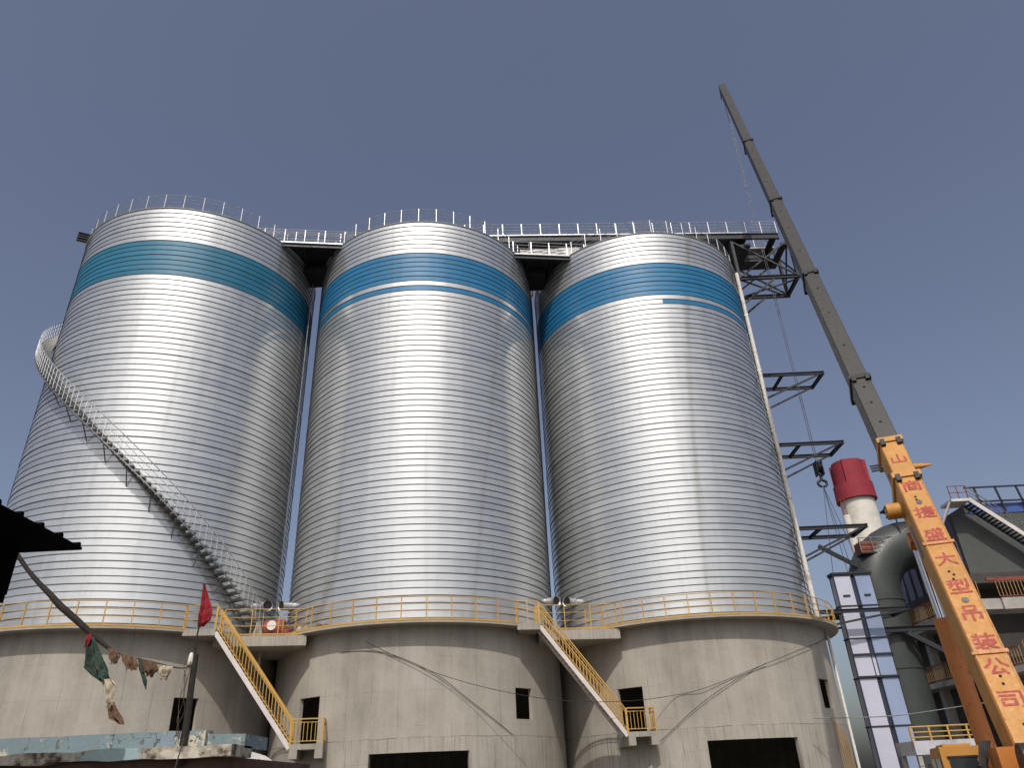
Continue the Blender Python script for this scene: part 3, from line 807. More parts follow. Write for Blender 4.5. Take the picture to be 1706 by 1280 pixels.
# red characters down the top face
G = {
 'a': [[(5, 9.3), (5, 1)], [(1.2, 6.2), (1.2, 1)], [(8.8, 6.2), (8.8, 1)], [(1.2, 1), (8.8, 1)]],
 'b': [[(5, 9.9), (5, 8.8)], [(.6, 8.3), (9.4, 8.3)], [(3.6, 7.9), (3.1, 7)], [(6.4, 7.9), (6.9, 7)], [(1.3, 6.4), (8.7, 6.4), (8.7, .8), (7.8, 1.1)], [(1.3, 6.4), (1.3, .6)], [(4.1, 5.7), (3, 4.4)], [(5.9, 5.7), (7, 4.4)], [(3.3, 3.6), (6.7, 3.6), (6.7, 1.7), (3.3, 1.7), (3.3, 3.6)]],
 'c': [[(.7, 7.4), (3.7, 7.4)], [(2.4, 9.6), (2.4, 1), (1.5, 1.4)], [(.7, 3.6), (3.7, 4.9)], [(4.3, 8.4), (9.6, 8.4)], [(7, 9.8), (7, 1.2)], [(4.8, 6.9), (9, 6.9), (9, 4.2), (4.8, 4.2)], [(4.2, 5.5), (9.8, 5.5)], [(7, 2.8), (9.2, 2.8)], [(5.2, 3.3), (4.9, 2), (4, .8)], [(4.9, 2), (6.5, 1), (9.8, .6)]],
 'd': [[(1.4, 8.3), (9.2, 8.3)], [(1.9, 8.3), (1.8, 6), (.9, 4.2)], [(2.2, 6.6), (4.4, 6.6), (4.2, 4.6)], [(5.5, 9.7), (6.2, 6.6), (8.1, 4.5), (8.9, 5.3)], [(8.4, 7.1), (5.4, 4.4)], [(7.4, 9.6), (8.3, 9)], [(2, 3.5), (8, 3.5)], [(2, 3.5), (2, .8)], [(4, 3.5), (4, .8)], [(6, 3.5), (6, .8)], [(8, 3.5), (8, .8)], [(.6, .7), (9.4, .7)]],
 'e': [[(.8, 6.5), (9.2, 6.5)], [(5, 9.6), (5, 6), (3.6, 3), (.9, .7)], [(5, 5.8), (6.5, 3), (9.3, .7)]],
 'f': [[(1, 9), (5.7, 9)], [(.7, 6.9), (6, 6.9)], [(2.4, 9), (2.2, 6), (.9, 4.4)], [(4.4, 9), (4.4, 4.3)], [(6.9, 9), (6.9, 5.8)], [(8.9, 9.6), (8.9, 4.5), (8, 4.8)], [(1.8, 3), (8.2, 3)], [(5, 4.2), (5, .8)], [(.6, .7), (9.4, .7)]],
 'g': [[(2.7, 9.4), (7.3, 9.4), (7.3, 6.6), (2.7, 6.6), (2.7, 9.4)], [(1.5, 5), (8.5, 5), (8.5, 1.4), (7.5, 1.8)], [(1.5, 5), (1.5, 1.4)], [(5, 6.6), (5, .2)]],
 'h': [[(1, 8.7), (1.9, 7.8)], [(2.7, 9.7), (2.7, 5.2)], [(.7, 6.1), (2.7, 6.9)], [(3.8, 8), (9.4, 8)], [(6.5, 9.7), (6.5, 5.6)], [(4.3, 5.6), (8.9, 5.6)], [(5, 5.2), (5, 4.3)], [(.7, 4.1), (9.3, 4.1)], [(4.8, 4.1), (3.4, 2.6), (.8, 1.7)], [(3.4, 2.6), (3.4, .4), (5.1, 1.2)], [(5.2, 4), (6.5, 2), (9.4, .4)], [(8.1, 3.4), (6.6, 2.4)]],
 'i': [[(3.8, 9.2), (2.8, 6.5), (.7, 4.5)], [(6.2, 9.2), (7.2, 6.5), (9.4, 4.5)], [(4.8, 5), (2.5, 1.2), (7.7, 1.7)], [(6.5, 3.1), (8.3, .5)]],
 'j': [[(.8, 9), (8.9, 9), (8.9, 1), (7.6, 1.4)], [(.8, 7.1), (6.7, 7.1)], [(1.5, 5.3), (6.1, 5.3), (6.1, 2.4), (1.5, 2.4), (1.5, 5.3)]],
}
def glyph(key, tt, size, wd_face, ht_face):
    b = MB(); o0 = PB + ax * tt + tn * (ht_face / 2 + .004); wst = 1.15
    X = -lf; Y = ax
    def P2(x, y): return o0 + X * ((x - 5) / 10 * size) + Y * ((y - 5) / 10 * size * .86)
    n = 0
    for stroke in G[key]:
        for (x0, y0), (x1, y1) in zip(stroke[:-1], stroke[1:]):
            d = Vector((x1 - x0, y1 - y0)).normalized(); e = .3
            nx, ny = -d.y * wst / 2, d.x * wst / 2
            xa, ya, xb, yb = x0 - d.x * e, y0 - d.y * e, x1 + d.x * e, y1 + d.y * e
            lift = tn * (.0008 * n); n += 1
            q = [P2(xa + nx, ya + ny) + lift, P2(xb + nx, yb + ny) + lift, P2(xb - nx, yb - ny) + lift, P2(xa - nx, ya - ny) + lift]
            b.add(q, [(3, 2, 1, 0)])
    b.build('painted_character', 'sign_red', base_sec)
for key, tt in zip('bcdefghij', (8.5, 7.36, 6.47, 5.56, 4.61, 3.75, 2.9, 2.22, 1.35)): glyph(key, tt, .56, WD0, HT0)
glyph('a', 9.85, .50, SEC[1][2], SEC[1][3])
# boom head
head = MB().frame(PT + ax * .25, lf * .27, ax * .45, tn * .40); hb = head.build('boom_head', 'boom_grey', crane)
for k in range(4):
    q = PT + ax * .35 - tn * .55 + lf * (-.21 + .14 * k); MB().sweep([q, q + lf * .05], .33, 20).build('sheave', 'black_steel', hb, True)
q = PT + ax * .75 + tn * .3
for k in range(3): MB().bar(q + lf * (-.2 + .2 * k), q + lf * (-.2 + .2 * k) + ax * .45, .04).build('antenna_bracket', 'oxide_red', hb)
MB().frame(PT + ax * -.15 - tn * .72, lf * .16, ax * .12, tn * .2).build('limit_weight_block', 'black_steel', hb)
# hoist rope
top_r = PT + ax * .3 - tn * .85
b = MB()
for k in range(2):
    o_ = lf * (-.07 + .14 * k); b.tube(top_r + o_, HP + Vector((0, 0, 1.0)) + o_ * .8, .022, 5)
b.build('hoist_rope', 'steel_rope', crane)
# luffing cylinder
A0 = PB + ax * 7.6 - tn * 1.0 + lf * .2; A1 = PB + hd * 2.9 + lf * .25 - Vector((0, 0, .6))
md = A1 + (A0 - A1) * .66
MB().sweep([A1, md], .23, 20).build('cylinder_barrel', 'crane_dark_orange', crane, True)
MB().sweep([md, A0], .13, 16).build('cylinder_rod', 'chrome', crane, True)
MB().frame(A0 + tn * .22, lf * .2, ax * .18, tn * .2).build('cylinder_bracket', 'crane_dark_orange', crane)
# superstructure, cab and carrier
def obox(c_, a, l_, h_, name, mat, parent, zc): return MB().frame(Vector((c_.x, c_.y, zc)), hd * a, lf * l_, Vector((0, 0, h_))).build(name, mat, parent)
for sg in (1, -1): MB().prism([((PB + hd * u + lf * (sg * .72 + .06 * v)).x, (PB + hd * u + lf * (sg * .72 + .06 * v)).y) for u, v in ((-2.6, -1), (3.2, -1), (3.2, 1), (-2.6, 1))], .05, .75).build('slew_frame', 'crane_dark_orange', crane)
MB().frame(PB - Vector((0, 0, .35)) - hd * .2, hd * .5, lf * .78, Vector((0, 0, .9))).build('pivot_bracket', 'crane_dark_orange', crane)
obox(PB - hd * 2.6, .9, 1.25, .6, 'counterweight', 'crane_orange', crane, .7)
MB().sweep([(PB.x + hd.x * .6, PB.y + hd.y * .6, -.25), (PB.x + hd.x * .6, PB.y + hd.y * .6, .05)], 1.1, 28).build('turntable', 'black_steel', crane, True)
cc = PB + hd * 1.9 + lf * 1.22
cabz0, cabz1 = .15, 2.02
pts = [(-.95, 0), (.95, 0), (.95, .9), (.62, 1), (-.95, 1)]
b = MB(); n = 5
vs_ = [cc + hd * u + lf * s_ + Vector((0, 0, cabz0 - cc.z + (cabz1 - cabz0) * v)) for s_ in (-.45, .45) for u, v in pts]
b.add(vs_, [tuple(range(n)), tuple(range(n, 2 * n))[::-1]] + [(i, n + i, n + (i + 1) % n, (i + 1) % n) for i in range(n)])
cab = b.build('operator_cab', 'crane_orange', crane)
def pane(u0, u1, s_, v0, v1, nm='window'):
    MB().frame(cc + hd * (u0 + u1) / 2 + lf * s_ + Vector((0, 0, (v0 + v1) / 2 - cc.z)), hd * (u1 - u0) / 2, lf * .012, Vector((0, 0, (v1 - v0) / 2))).build(nm, 'glass_dark', cab)
pane(-.75, -.05, .455, .95, 1.78); pane(.08, .72, .455, .95, 1.78)
MB().frame(cc - hd * .957 + Vector((0, 0, 1.38 - cc.z)), hd * .012, lf * .30, Vector((0, 0, .42))).build('rear_window', 'glass_dark', cab)
for s_, z_ in ((.30, 1.80), (.30, .96)): MB().frame(cc - hd * .965 + Vector((0, 0, z_ - cc.z)), hd * .02, lf * .33, Vector((0, 0, .02))).build('window_frame', 'black_steel', cab)
MB().frame(cc + Vector((0, 0, 2.05 - cc.z)), hd * .6, lf * .3, Vector((0, 0, .03))).build('roof_hatch', 'crane_orange', cab)
# hose bundle and winch near the pivot
for k in range(5):
    q0 = PB + ax * .9 + lf * (.62 + .05 * k) - tn * .2; q1 = PB + lf * (.75 + .05 * k) + hd * .3 - Vector((0, 0, .3))
    mid = (q0 + q1) / 2 + lf * .18 - hd * .1 * k
    MB().sweep([q0, q0 * .4 + mid * .6, mid, q1 * .5 + mid * .5 + Vector((0, 0, -.1)), q1], .03, 7).build('hose', 'rubber', crane, True)
MB().sweep([PB - hd * 1.3 + lf * .5 + Vector((0, 0, .2)), PB - hd * 1.3 - lf * .5 + Vector((0, 0, .2))], .4, 24).build('winch', 'black_steel', crane, True)
car = obox(PB + hd * .6, 6.2, 1.25, .28, 'carrier_chassis', 'crane_orange', crane, -.62)
obox(PB + hd * 6.3, .85, 1.24, .75, 'carrier_cab', 'crane_orange', crane, .02)
for u in (-4.6, -3.3, 2.6, 4.4):
    for sg in (1, -1):
        q = PB + hd * u + lf * sg * 1.0; q.z = GZ + .55
        wh = MB().sweep([q, q + lf * sg * .05, q + lf * sg * .30, q + lf * sg * .35], [.46, .55, .55, .46], 24).build('wheel', 'rubber', crane, True)
        MB().sweep([q + lf * sg * .33, q + lf * sg * .37], .26, 16).build('rim', 'crane_orange', wh, True)
for u in (-5.3, 1.2):
    for sg in (1, -1):
        q = PB + hd * u
        MB().bar((q.x, q.y, -.75), ((q + lf * sg * 3).x, (q + lf * sg * 3).y, -.75), .25, .3).build('outrigger_beam', 'crane_orange', crane)
        e = q + lf * sg * 2.9; MB().sweep([(e.x, e.y, -.7), (e.x, e.y, GZ + .12)], .11, 14).build('outrigger_jack', 'chrome', crane, True)
        MB().sweep([(e.x, e.y, GZ), (e.x, e.y, GZ + .12)], .35, 18).build('outrigger_pad', 'black_steel', crane)

# hook block (hangs on the rope) and slings
hk = thing('hook_block', HP, 'black crane hook block hanging from the hoist ropes', 'hook block')
for sg in (1, -1): MB().prism([(HP.x + sg * .18 - .03, HP.y - .28), (HP.x + sg * .18 + .03, HP.y - .28), (HP.x + sg * .18 + .03, HP.y + .28), (HP.x + sg * .18 - .03, HP.y + .28)], HP.z + .2, HP.z + 1.15).build('cheek_plate', 'black_steel', hk)
for k in range(3): MB().sweep([(HP.x - .12 + .1 * k, HP.y, HP.z + .75), (HP.x - .07 + .1 * k, HP.y, HP.z + .75)], .36, 20).build('sheave', 'black_steel', hk, True)
MB().sweep([(HP.x, HP.y, HP.z + .3), (HP.x, HP.y, HP.z - .15)], .09, 12).build('shank', 'frame_steel', hk, True)
for sg in (1, -1):
    MB().sweep([(HP.x + sg * (.02 + .26 * math.sin(R(a))), HP.y, HP.z - .33 + .22 * math.cos(R(a)) * 1) for a in range(10, 171, 20)] + [(HP.x + sg * .36, HP.y, HP.z - .12 - .1)][:0], [.09, .09, .09, .09, .085, .08, .08, .08, .08], 10).build('hook', 'frame_steel', hk, True)
b = MB()
for x, y in ((18.9, 44.8), (19.8, 44.8), (20.4, 45.4), (21.05, 45.4)): b.tube((HP.x, HP.y, HP.z - .5), (x, y, 12.1), .018, 5)
sg_ = b.build('lifting_slings', 'steel_rope', at=HP); tag(sg_, 'thin wire slings running from the crane hook to the casing head', 'slings')

# ------------------------------------------------------------------ chimney
t = thing('chimney', (46.9, 96, GZ), 'fat chimney with red top and white shaft behind the crane', 'chimney')
cxx, cyy = 46.2, 96.
MB().sweep([(cxx, cyy, GZ), (cxx, cyy, 33.8)], [2.4, 2.2], 40).build('shaft', 'white_chimney', t, True)
MB().sweep([(cxx, cyy, 33.8), (cxx, cyy, 39.3)], [2.12, 2.08], 40, cap=False).build('red_top', 'red_chimney', t, True)
MB().sweep([(cxx, cyy, 33.75), (cxx, cyy, 36.0)], [2.6, 2.55], 40).build('red_collar', 'red_chimney', t, True)
for a in range(0, 360, 90):
    p = pol((cxx, cyy), 2.15, a + 55, 36.0); MB().bar(p, p + Vector((0, 0, 3.3)), .5, .22).build('stiffener', 'red_chimney', t)
ld = MB()
for a in (-72, -60):
    p = pol((cxx, cyy), 2.75, a, 18); ld.tube(p, p + Vector((0, 0, 16)), .05, 5)
for k in range(48): ld.tube(pol((cxx, cyy), 2.75, -72, 18 + k / 3), pol((cxx, cyy), 2.75, -60, 18 + k / 3), .03, 4)
ld.build('ladder', 'oxide_red', t)
MB().sweep([pol((cxx, cyy), 4.1, -50, 22), pol((cxx, cyy), 4.1, -50, 31.0)], .5, 14).build('side_vent', 'white_chimney', t, True)

# ------------------------------------------------------------------ grey duct with elbow
t = thing('process_duct', (29.2, 62, GZ), 'huge grey green duct bending into the building behind the elevator casing', 'duct')
path = [(29.2, 62, GZ), (29.2, 62, 4), (29.2, 62, 9), (29.2, 62, 14.0)]
cb = Vector((33.3, 62, 14.2)); rb = 4.1
path += [tuple(cb + Vector((-rb * math.cos(R(a)), 0, rb * math.sin(R(a))))) for a in range(10, 91, 10)] + [(36.5, 62.0, 18.3)]
MB().sweep(path, 2.0, 36).build('duct_shell', 'pipe_green', t, True)
for z in (3.0, 8.4, 13.6):
    MB().sweep([(29.2, 62, z - .06), (29.2, 62, z + .06)], 2.06, 36).build('flange', 'pipe_green', t, True)
for z, x1 in ((11.1, 34.),):
    MB().ibeam((25.5, 59.6, z), (x1, 59.6, z), .3, .4).build('support_beam', 'frame_steel', t)
    MB().bar((29.6, 59.4, z - .3), (35.0, 58.8, z - 3.9), .35).build('support_brace', 'frame_steel', t)

# ------------------------------------------------------------------ plant building at the right edge
bd = thing('plant_building', (46, 68, GZ), 'grey industrial building with yellow railed galleries behind the crane boom', 'building')
BX, BY = 33.6, 57.0
MB().box(BX + .9, 75, BY, 80, 14.45, 19.2).build('upper_wall', 'wall_grey', bd)
# vertical cladding sheets on the left face
for k in range(16):
    y = BY + .4 + k * 1.4; MB().box(BX + .78, BX + .896, y, y + .9, 13.6, 18.9).build('cladding_sheet', 'clad_violet', bd)
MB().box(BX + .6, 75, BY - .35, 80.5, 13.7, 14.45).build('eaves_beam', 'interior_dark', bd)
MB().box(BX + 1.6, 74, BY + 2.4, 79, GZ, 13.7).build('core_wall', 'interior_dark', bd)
for x in (BX + .4, BX + 6.5, BX + 13):
    for y in ((BY + .1, BY + 8, BY + 16) if x < BX + 1 else (BY + .1,)): MB().box(x - .3, x + .3, y - .3, y + .3, GZ, 13.7).build('column', 'building_concrete', bd)
def gallery(z, pts, th, fmat):
    """slab following the left face then the front, with picket railing"""
    for (a, e) in zip(pts[:-1], pts[1:]):
        a, e = Vector((*a, z)), Vector((*e, z)); d = (e - a).normalized(); nn = Vector((d.y, -d.x, 0)); 
        if nn.dot(Vector((0, 0, 0)) - a) < 0: nn = -nn
        MB().bar(a - nn * .9 - Vector((0, 0, th / 2)), e - nn * .9 - Vector((0, 0, th / 2)), 2.0, th).build('gallery_slab', fmat, bd)
        L = (e - a).length; q0, q1 = a + nn * .03, e + nn * .03
        rl = MB().bar(q0 + Vector((0, 0, 1.25)), q1 + Vector((0, 0, 1.25)), .09, .07).bar(q0 + Vector((0, 0, .12)), q1 + Vector((0, 0, .12)), .06).build('gallery_railing', 'oxide_red', bd)
        pk = MB().bar((0, 0, .1), (0, 0, 1.22), .045).mesh('picket', 'picket_tan'); n = int(L / .26)
        for k in range(n + 1): inst('picket', pk, rl, q0 + (q1 - q0) * k / n)
gallery(12.15, [(32.9, 76), (33.0, 57.3), (33.2, 54.6)], .75, 'building_concrete')
gallery(12.15, [(34.6, 54.6), (60, 54.6)], .8, 'building_concrete')
gallery(7.55, [(32.6, 76), (33.2, 60), (34.4, 54.2)], .4, 'building_concrete')
gallery(7.85, [(34.6, 54.0), (60, 51.6)], .5, 'building_concrete')
MB().box(34.0, 60, 54.55, 54.7, 13.42, 13.62).build('lintel_strip', 'oxide_red', bd)
# roof edge walkway with blue sheeting
MB().box(BX + 2.5, 75, BY - .05, BY + .2, 19.2, 20.0).build('parapet_sheet', 'blue_sheet', bd)
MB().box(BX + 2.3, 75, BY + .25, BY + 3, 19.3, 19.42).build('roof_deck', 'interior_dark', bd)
rr = MB()
for z in (20.1, 21.3): rr.bar((BX + 2.5, BY - .3, z), (75, BY - .3, z), .12)
rr = rr.build('roof_railing', 'frame_steel', bd)
for k in range(24): MB().bar((BX + 3.5 + 1.7 * k, BY - .3, 19.2), (BX + 3.3 + 1.7 * k, BY - .3, 21.3), .12).build('post', 'frame_steel', rr)
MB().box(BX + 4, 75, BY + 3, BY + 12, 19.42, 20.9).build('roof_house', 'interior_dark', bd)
# outside stair across the grey wall
sA, sB = Vector((35.3, BY - 1.7, 19.9)), Vector((45.5, BY - 1.7, 10.5))
for y_, mt in ((0, 'white_stringer'), (1.1, 'frame_steel')):
    MB().bar(sA + Vector((0, y_, 0)), sB + Vector((0, y_, 0)), .06, .32).build('stair_stringer', mt, bd)
for k in range(1, 46):
    p = sA + (sB - sA) * k / 46; MB().box(p.x - .13, p.x + .13, p.y + .05, p.y + 1.05, p.z - .12, p.z - .08).build('stair_tread', 'frame_steel', bd)
q = MB()
for h in (.4, .75, 1.1): q.bar(sA + Vector((0, 0, h)), sB + Vector((0, 0, h)), .05)
for k in range(0, 46, 3):
    p = sA + (sB - sA) * k / 46; q.bar(p, p + Vector((0, 0, 1.1)), .05)
q.build('stair_railing', 'galv_tread', bd)
MB().box(33.9, 35.35, BY - 1.75, BY - .02, 19.75, 19.95).build('stair_head', 'white_stringer', bd)
q = MB()
for h in (.5, 1.05): q.bar((33.9, BY - 1.72, 19.95 + h), (35.35, BY - 1.72, 19.95 + h), .05)
for x in (33.95, 34.6, 35.3): q.bar((x, BY - 1.72, 19.95), (x, BY - 1.72, 21.0), .05)
q.build('stair_head_railing', 'oxide_red', bd)
MB().bar((33.9, BY - 1.5, 19.8), (33.0, BY - .2, 17.6), .14).build('stair_strut', 'white_stringer', bd)

# duct-top catwalk with canopy between duct and building
t = thing('duct_catwalk', (30, 63, 17.2), 'small railed catwalk with dark canopy above the grey duct bend', 'catwalk')
for x in (29.9, 32.8, 35.6): MB().box(x - .1, x + .1, 60.2, 60.4, 16.2, 18.1 if x > 31 else 17.2).build('leg', 'frame_steel', t)
MB().bar((28.2, 61, 17.35), (31.2, 61, 17.35), 1.6, .12).build('deck', 'frame_steel', t)
MB().bar((31.2, 61, 17.35), (34.6, 61, 18.9), 1.4, .12).build('ramp', 'frame_steel', t)
railing(t, [(28.2, 60.2, 17.4), (31.2, 60.2, 17.4), (34.6, 60.2, 18.95)], 'railing', 'galv_tread', 1.2, (.8, .4), .9, .035)
MB().box(28.3, 29.6, 60.35, 61.6, 17.45, 18.35).build('basket_panel', 'oxide_red', t)
MB().prism([(31.6, 59.8), (34.6, 59.8), (34.6, 62.2), (31.6, 62.2)], 21.2, 21.35).build('canopy', 'black_steel', t)
for x in (31.8, 34.3):
    MB().bar((x, 60.2, 17.4), (x, 60.2, 21.2), .1).build('canopy_post', 'frame_steel', t)
MB().bar((25.6, 62.2, 18.6), (28.3, 61, 16.2), .5, .3).build('inclined_beam', 'black_steel', t)

# low service platform with white fascia behind the cab
t = thing('service_platform', (20.4, 40.3, GZ), 'low platform with white fascia and yellow rail behind the crane cab', 'platform')
MB().box(18.6, 22.3, 39.8, 41.8, 2.15, 2.75).build('fascia', 'pale_sheet', t)
for x in (18.75, 22.1):
    for y in (39.95, 41.6): MB().box(x - .1, x + .1, y - .1, y + .1, GZ, 2.15).build('leg', 'building_concrete', t)
railing(t, [(18.6, 39.85, 2.75), (22.3, 39.85, 2.75)], 'railing', 'yellow_rail', .62, (.38, .16), .9, .04)
b = MB(); b.box(19.1, 21.2, 40.0, 40.05, 1.25, 1.75); b.build('lower_panel', 'frame_steel', t)

# ------------------------------------------------------------------ cables
def cable(pts, r, lab, mat='cable_black', name='cable', n=5):
    P_ = [Vector(p) for p in pts]; out = []
    for i in range(len(P_) - 1):
        p0, p1, p2, p3 = P_[max(0, i - 1)], P_[i], P_[i + 1], P_[min(len(P_) - 1, i + 2)]
        for k in range(6):
            t = k / 6
            out.append(.5 * ((2 * p1) + (p2 - p0) * t + (2 * p0 - 5 * p1 + 4 * p2 - p3) * t * t + (3 * p1 - p0 - 3 * p2 + p3) * t ** 3))
    out.append(P_[-1]); o = MB().sweep(out, r, n).build(name, mat, None, True, at=P_[0]); return tag(o, lab, 'cable')
c = CEN[1]
cable([pol(c, RC + .05, -22, 7.55), pol(c, RC + .06, -5, 7.35), pol(c, RC + .08, 12, 6.35), pol(c, RC + .06, 24, 5.2), pol(c, RC + .05, 33, 4.4), pol(c, RC + .05, 41, 3.72)], .014, 'black cable drooping diagonally across the middle concrete drum')
cable([(-7.43, 35.80, 7.87), (-5.4, 35.75, 6.86), (-3.19, 35.8, 6.02), (-.74, 35.8, 5.35), (1.72, 36.7, 5.0), (4.6, 37.4, 4.92), (7.02, 38.27, 5.15), (8.73, 37.93, 5.43), (11.92, 38.26, 6.43), (14.26, 39.46, 7.21), (16.06, 41.3, 7.86), (16.5, 42.0, 8.5)], .014, 'long thin cable slung from the middle drum across to the right drum')
cable([(6.23, 38.62, 3.21), (8.03, 38.07, 4.55), (9.75, 37.93, 5.52), (11.76, 38.24, 6.4)], .013, 'short cable rising from the right door landing to the slung cable')
cable([(13.5, 38.2, 3.86), (17.2, 38, 3.80), (21.0, 38, 4.12), (25.5, 38, 4.5)], .022, 'pale cable crossing in front of the lilac elevator legs', 'galv_tread')

# ------------------------------------------------------------------ foreground, left
# low shed with peeling blue parapet
t = thing('low_shed', (-7.5, 11.5, GZ), 'low shed with peeling blue parapet along the bottom left edge', 'shed')
b = MB(); n = 40
# parapet with uneven top edge
def parapet(x0, x1, y0, y1, z0, zt, mat, name, amp, seg=44):
    b = MB(); xs = [x0 + (x1 - x0) * k / seg for k in range(seg + 1)]; rnd = random.Random(hash(name) % 99)
    zz = [zt(x) + rnd.uniform(-amp, amp) for x in xs]; zb = [z0(x) + rnd.uniform(-amp, amp) for x in xs]
    for k in range(seg + 1): b.v += [(xs[k], y0, zb[k]), (xs[k], y0, zz[k]), (xs[k], y1, zz[k]), (xs[k], y1, zb[k])]
    for k in range(seg):
        i, j = 4 * k, 4 * k + 4
        b.f += [(i, j, j + 1, i + 1), (i + 1, j + 1, j + 2, i + 2), (i + 2, j + 2, j + 3, i + 3), (i + 3, j + 3, j, i)]
    b.f += [(0, 1, 2, 3), (4 * seg + 3, 4 * seg + 2, 4 * seg + 1, 4 * seg)]
    return b.build(name, mat, t)
parapet(-13, -4.02, 10.0, 10.25, lambda x: 2.16, lambda x: 2.385, 'peeling_paint', 'parapet', .006)
parapet(-13, -3.62, 9.86, 10.6, lambda x: 2.075, lambda x: 2.20, 'flaking_plaster', 'slab_edge', .018)
MB().box(-13, -3.75, 10.0, 14, GZ, 2.08).build('wall', 'brick_dark', t)
MB().prism([(-4.05, 10.06), (-3.62, 10.3), (-3.62, 11.2), (-4.05, 11.2)], 2.18, 2.34).build('parapet_end', 'peeling_paint', t)
# pole with insulator on the shed
t = thing('wooden_post', (-4.27, 9.93, 2.2), 'dark leaning wooden post with white insulator on the blue parapet', 'post')
MB().sweep([(-4.26, 9.95, 2.0), (-4.265, 9.97, 2.5), (-4.285, 9.98, 2.9), (-4.30, 10, 3.29)], [.048, .043, .040, .036], 10).build('pole', 'bark', t, True)
MB().sweep([(-4.345, 9.97, 3.16), (-4.345, 9.97, 3.20), (-4.345, 9.97, 3.27), (-4.345, 9.97, 3.31)], [.028, .034, .030, .018], 12).build('insulator', 'porcelain', t, True)
MB().sweep([(-4.31, 10, 3.15), (-4.325, 10, 3.53), (-4.315, 10, 3.68), (-4.33, 10, 4.21)], [.013, .011, .010, .007], 8).build('flag_stick', 'bark', t, True)
MB().tube((-4.22, 9.86, 2.3), (-4.33, 9.86, 1.6), .008, 5).build('wire_tail', 'rope', t)
b = MB()
for k in range(3):
    pts = [(-4.33 - .02 * k + .025 * math.sin(q * .9 + k * 2), 9.93 + .02 * math.cos(q * 1.3 + k), 3.2 - q * .065) for q in range(15)]
    b.sweep(pts, .004, 4)
b.build('barbed_wire', 'rope', t)

def cloth(name, rows, mat, lab, cat, parent=None, depth=.05, nx=12, sub=6, y=9.95):
    """hanging cloth: rows of (left, right) points from top to bottom, folded in depth, 4 mm thick"""
    b = MB(); R_ = []
    for i in range(len(rows) - 1):
        for k in range(sub):
            t = k / sub; R_.append([Vector((a[0] + (c_[0] - a[0]) * t, 0, a[1] + (c_[1] - a[1]) * t)) for a, c_ in zip(rows[i], rows[i + 1])])
    R_.append([Vector((p[0], 0, p[1])) for p in rows[-1]])
    rnd = random.Random(len(name) + int(abs(rows[0][0][0]) * 1000)); ph = rnd.uniform(0, 6)
    H = len(R_); fr = [rnd.uniform(-.035, .012) * min(1, abs(rows[0][1][0] - rows[0][0][0]) * 6) for _ in range(nx + 1)]
    for lay in (0, 1):
        for i, (l_, r_) in enumerate(R_):
            for j in range(nx + 1):
                u = j / nx; p = l_ + (r_ - l_) * u
                yy = depth * (math.sin(u * 9 + ph + i * .12) + .55 * math.sin(u * 21 + i * .3 + ph * 2) + .25 * math.sin(i * .8 + u * 3)) * (.3 + .7 * i / H)
                jit = rnd.uniform(-.004, .004) if lay == 0 else 0
                b.v.append((p.x + jit, y + yy + lay * .004, p.z + (fr[j] if i >= H - 2 else 0)))
    o1 = H * (nx + 1)
    for i in range(H - 1):
        for j in range(nx):
            q = (i * (nx + 1) + j, i * (nx + 1) + j + 1, (i + 1) * (nx + 1) + j + 1, (i + 1) * (nx + 1) + j)
            b.f += [q[::-1], tuple(v + o1 for v in q)]
    for i in range(H - 1):
        for j in (0, nx):
            a, c_ = i * (nx + 1) + j, (i + 1) * (nx + 1) + j; b.f.append((a, c_, c_ + o1, a + o1))
    for i in (0, H - 1):
        for j in range(nx):
            a = i * (nx + 1) + j; b.f.append((a, a + 1, a + 1 + o1, a + o1))
    p0 = (rows[0][0][0], y, rows[0][0][1])
    o = b.build(name, mat, parent, True, at=p0); return tag(o, lab, cat)
cloth('red_flag', [((-4.36, 4.22), (-4.325, 4.21)), ((-4.35, 4.08), (-4.26, 4.06)), ((-4.35, 3.92), (-4.185, 3.89)), ((-4.35, 3.84), (-4.165, 3.86)), ((-4.335, 3.72), (-4.185, 3.73)), ((-4.325, 3.64), (-4.275, 3.65))], 'cloth_red', 'small red flag on a thin stick above the wooden post', 'flag', None, .025, y=10.0)
cable([(-5.44, 10, 3.4), (-5.18, 10, 3.30), (-4.89, 10, 3.235), (-4.6, 10, 3.155), (-4.44, 10, 3.13), (-4.30, 10, 3.16)], .010, 'frayed rope hung with rags between branch and wooden post', 'rope', 'rag_rope')
o = MB().sweep([(-7.3, 10.0, 5.0), (-7.05, 10.0, 4.74), (-6.86, 10.01, 4.53), (-6.64, 10, 4.33), (-6.45, 10.01, 4.17), (-6.27, 10.0, 4.01), (-5.97, 9.99, 3.79), (-5.67, 10.0, 3.56), (-5.42, 10, 3.385)], [.030, .032, .030, .034, .040, .046, .044, .034, .022], 8).build('branch_pole', 'bark', None, True, at=(-7.05, 10, 4.74))
tag(o, 'crooked dark branch reaching down from the shaded eave at left', 'branch')
cloth('green_rag', [((-5.77, 3.56), (-5.68, 3.57)), ((-5.73, 3.4), (-5.54, 3.36)), ((-5.69, 3.18), (-5.46, 3.22)), ((-5.57, 3.07), (-5.39, 3.08)), ((-5.46, 3.0), (-5.36, 3.03))], 'cloth_green', 'torn dark green rag hanging from the branch', 'rag', depth=.05)
cloth('pale_rag', [((-5.46, 3.02), (-5.33, 3.04)), ((-5.39, 2.91), (-5.245, 2.96)), ((-5.34, 2.80), (-5.24, 2.83)), ((-5.31, 2.70), (-5.23, 2.72))], 'cloth_cream', 'pale stained rag knotted below the green rag', 'rag', depth=.03)
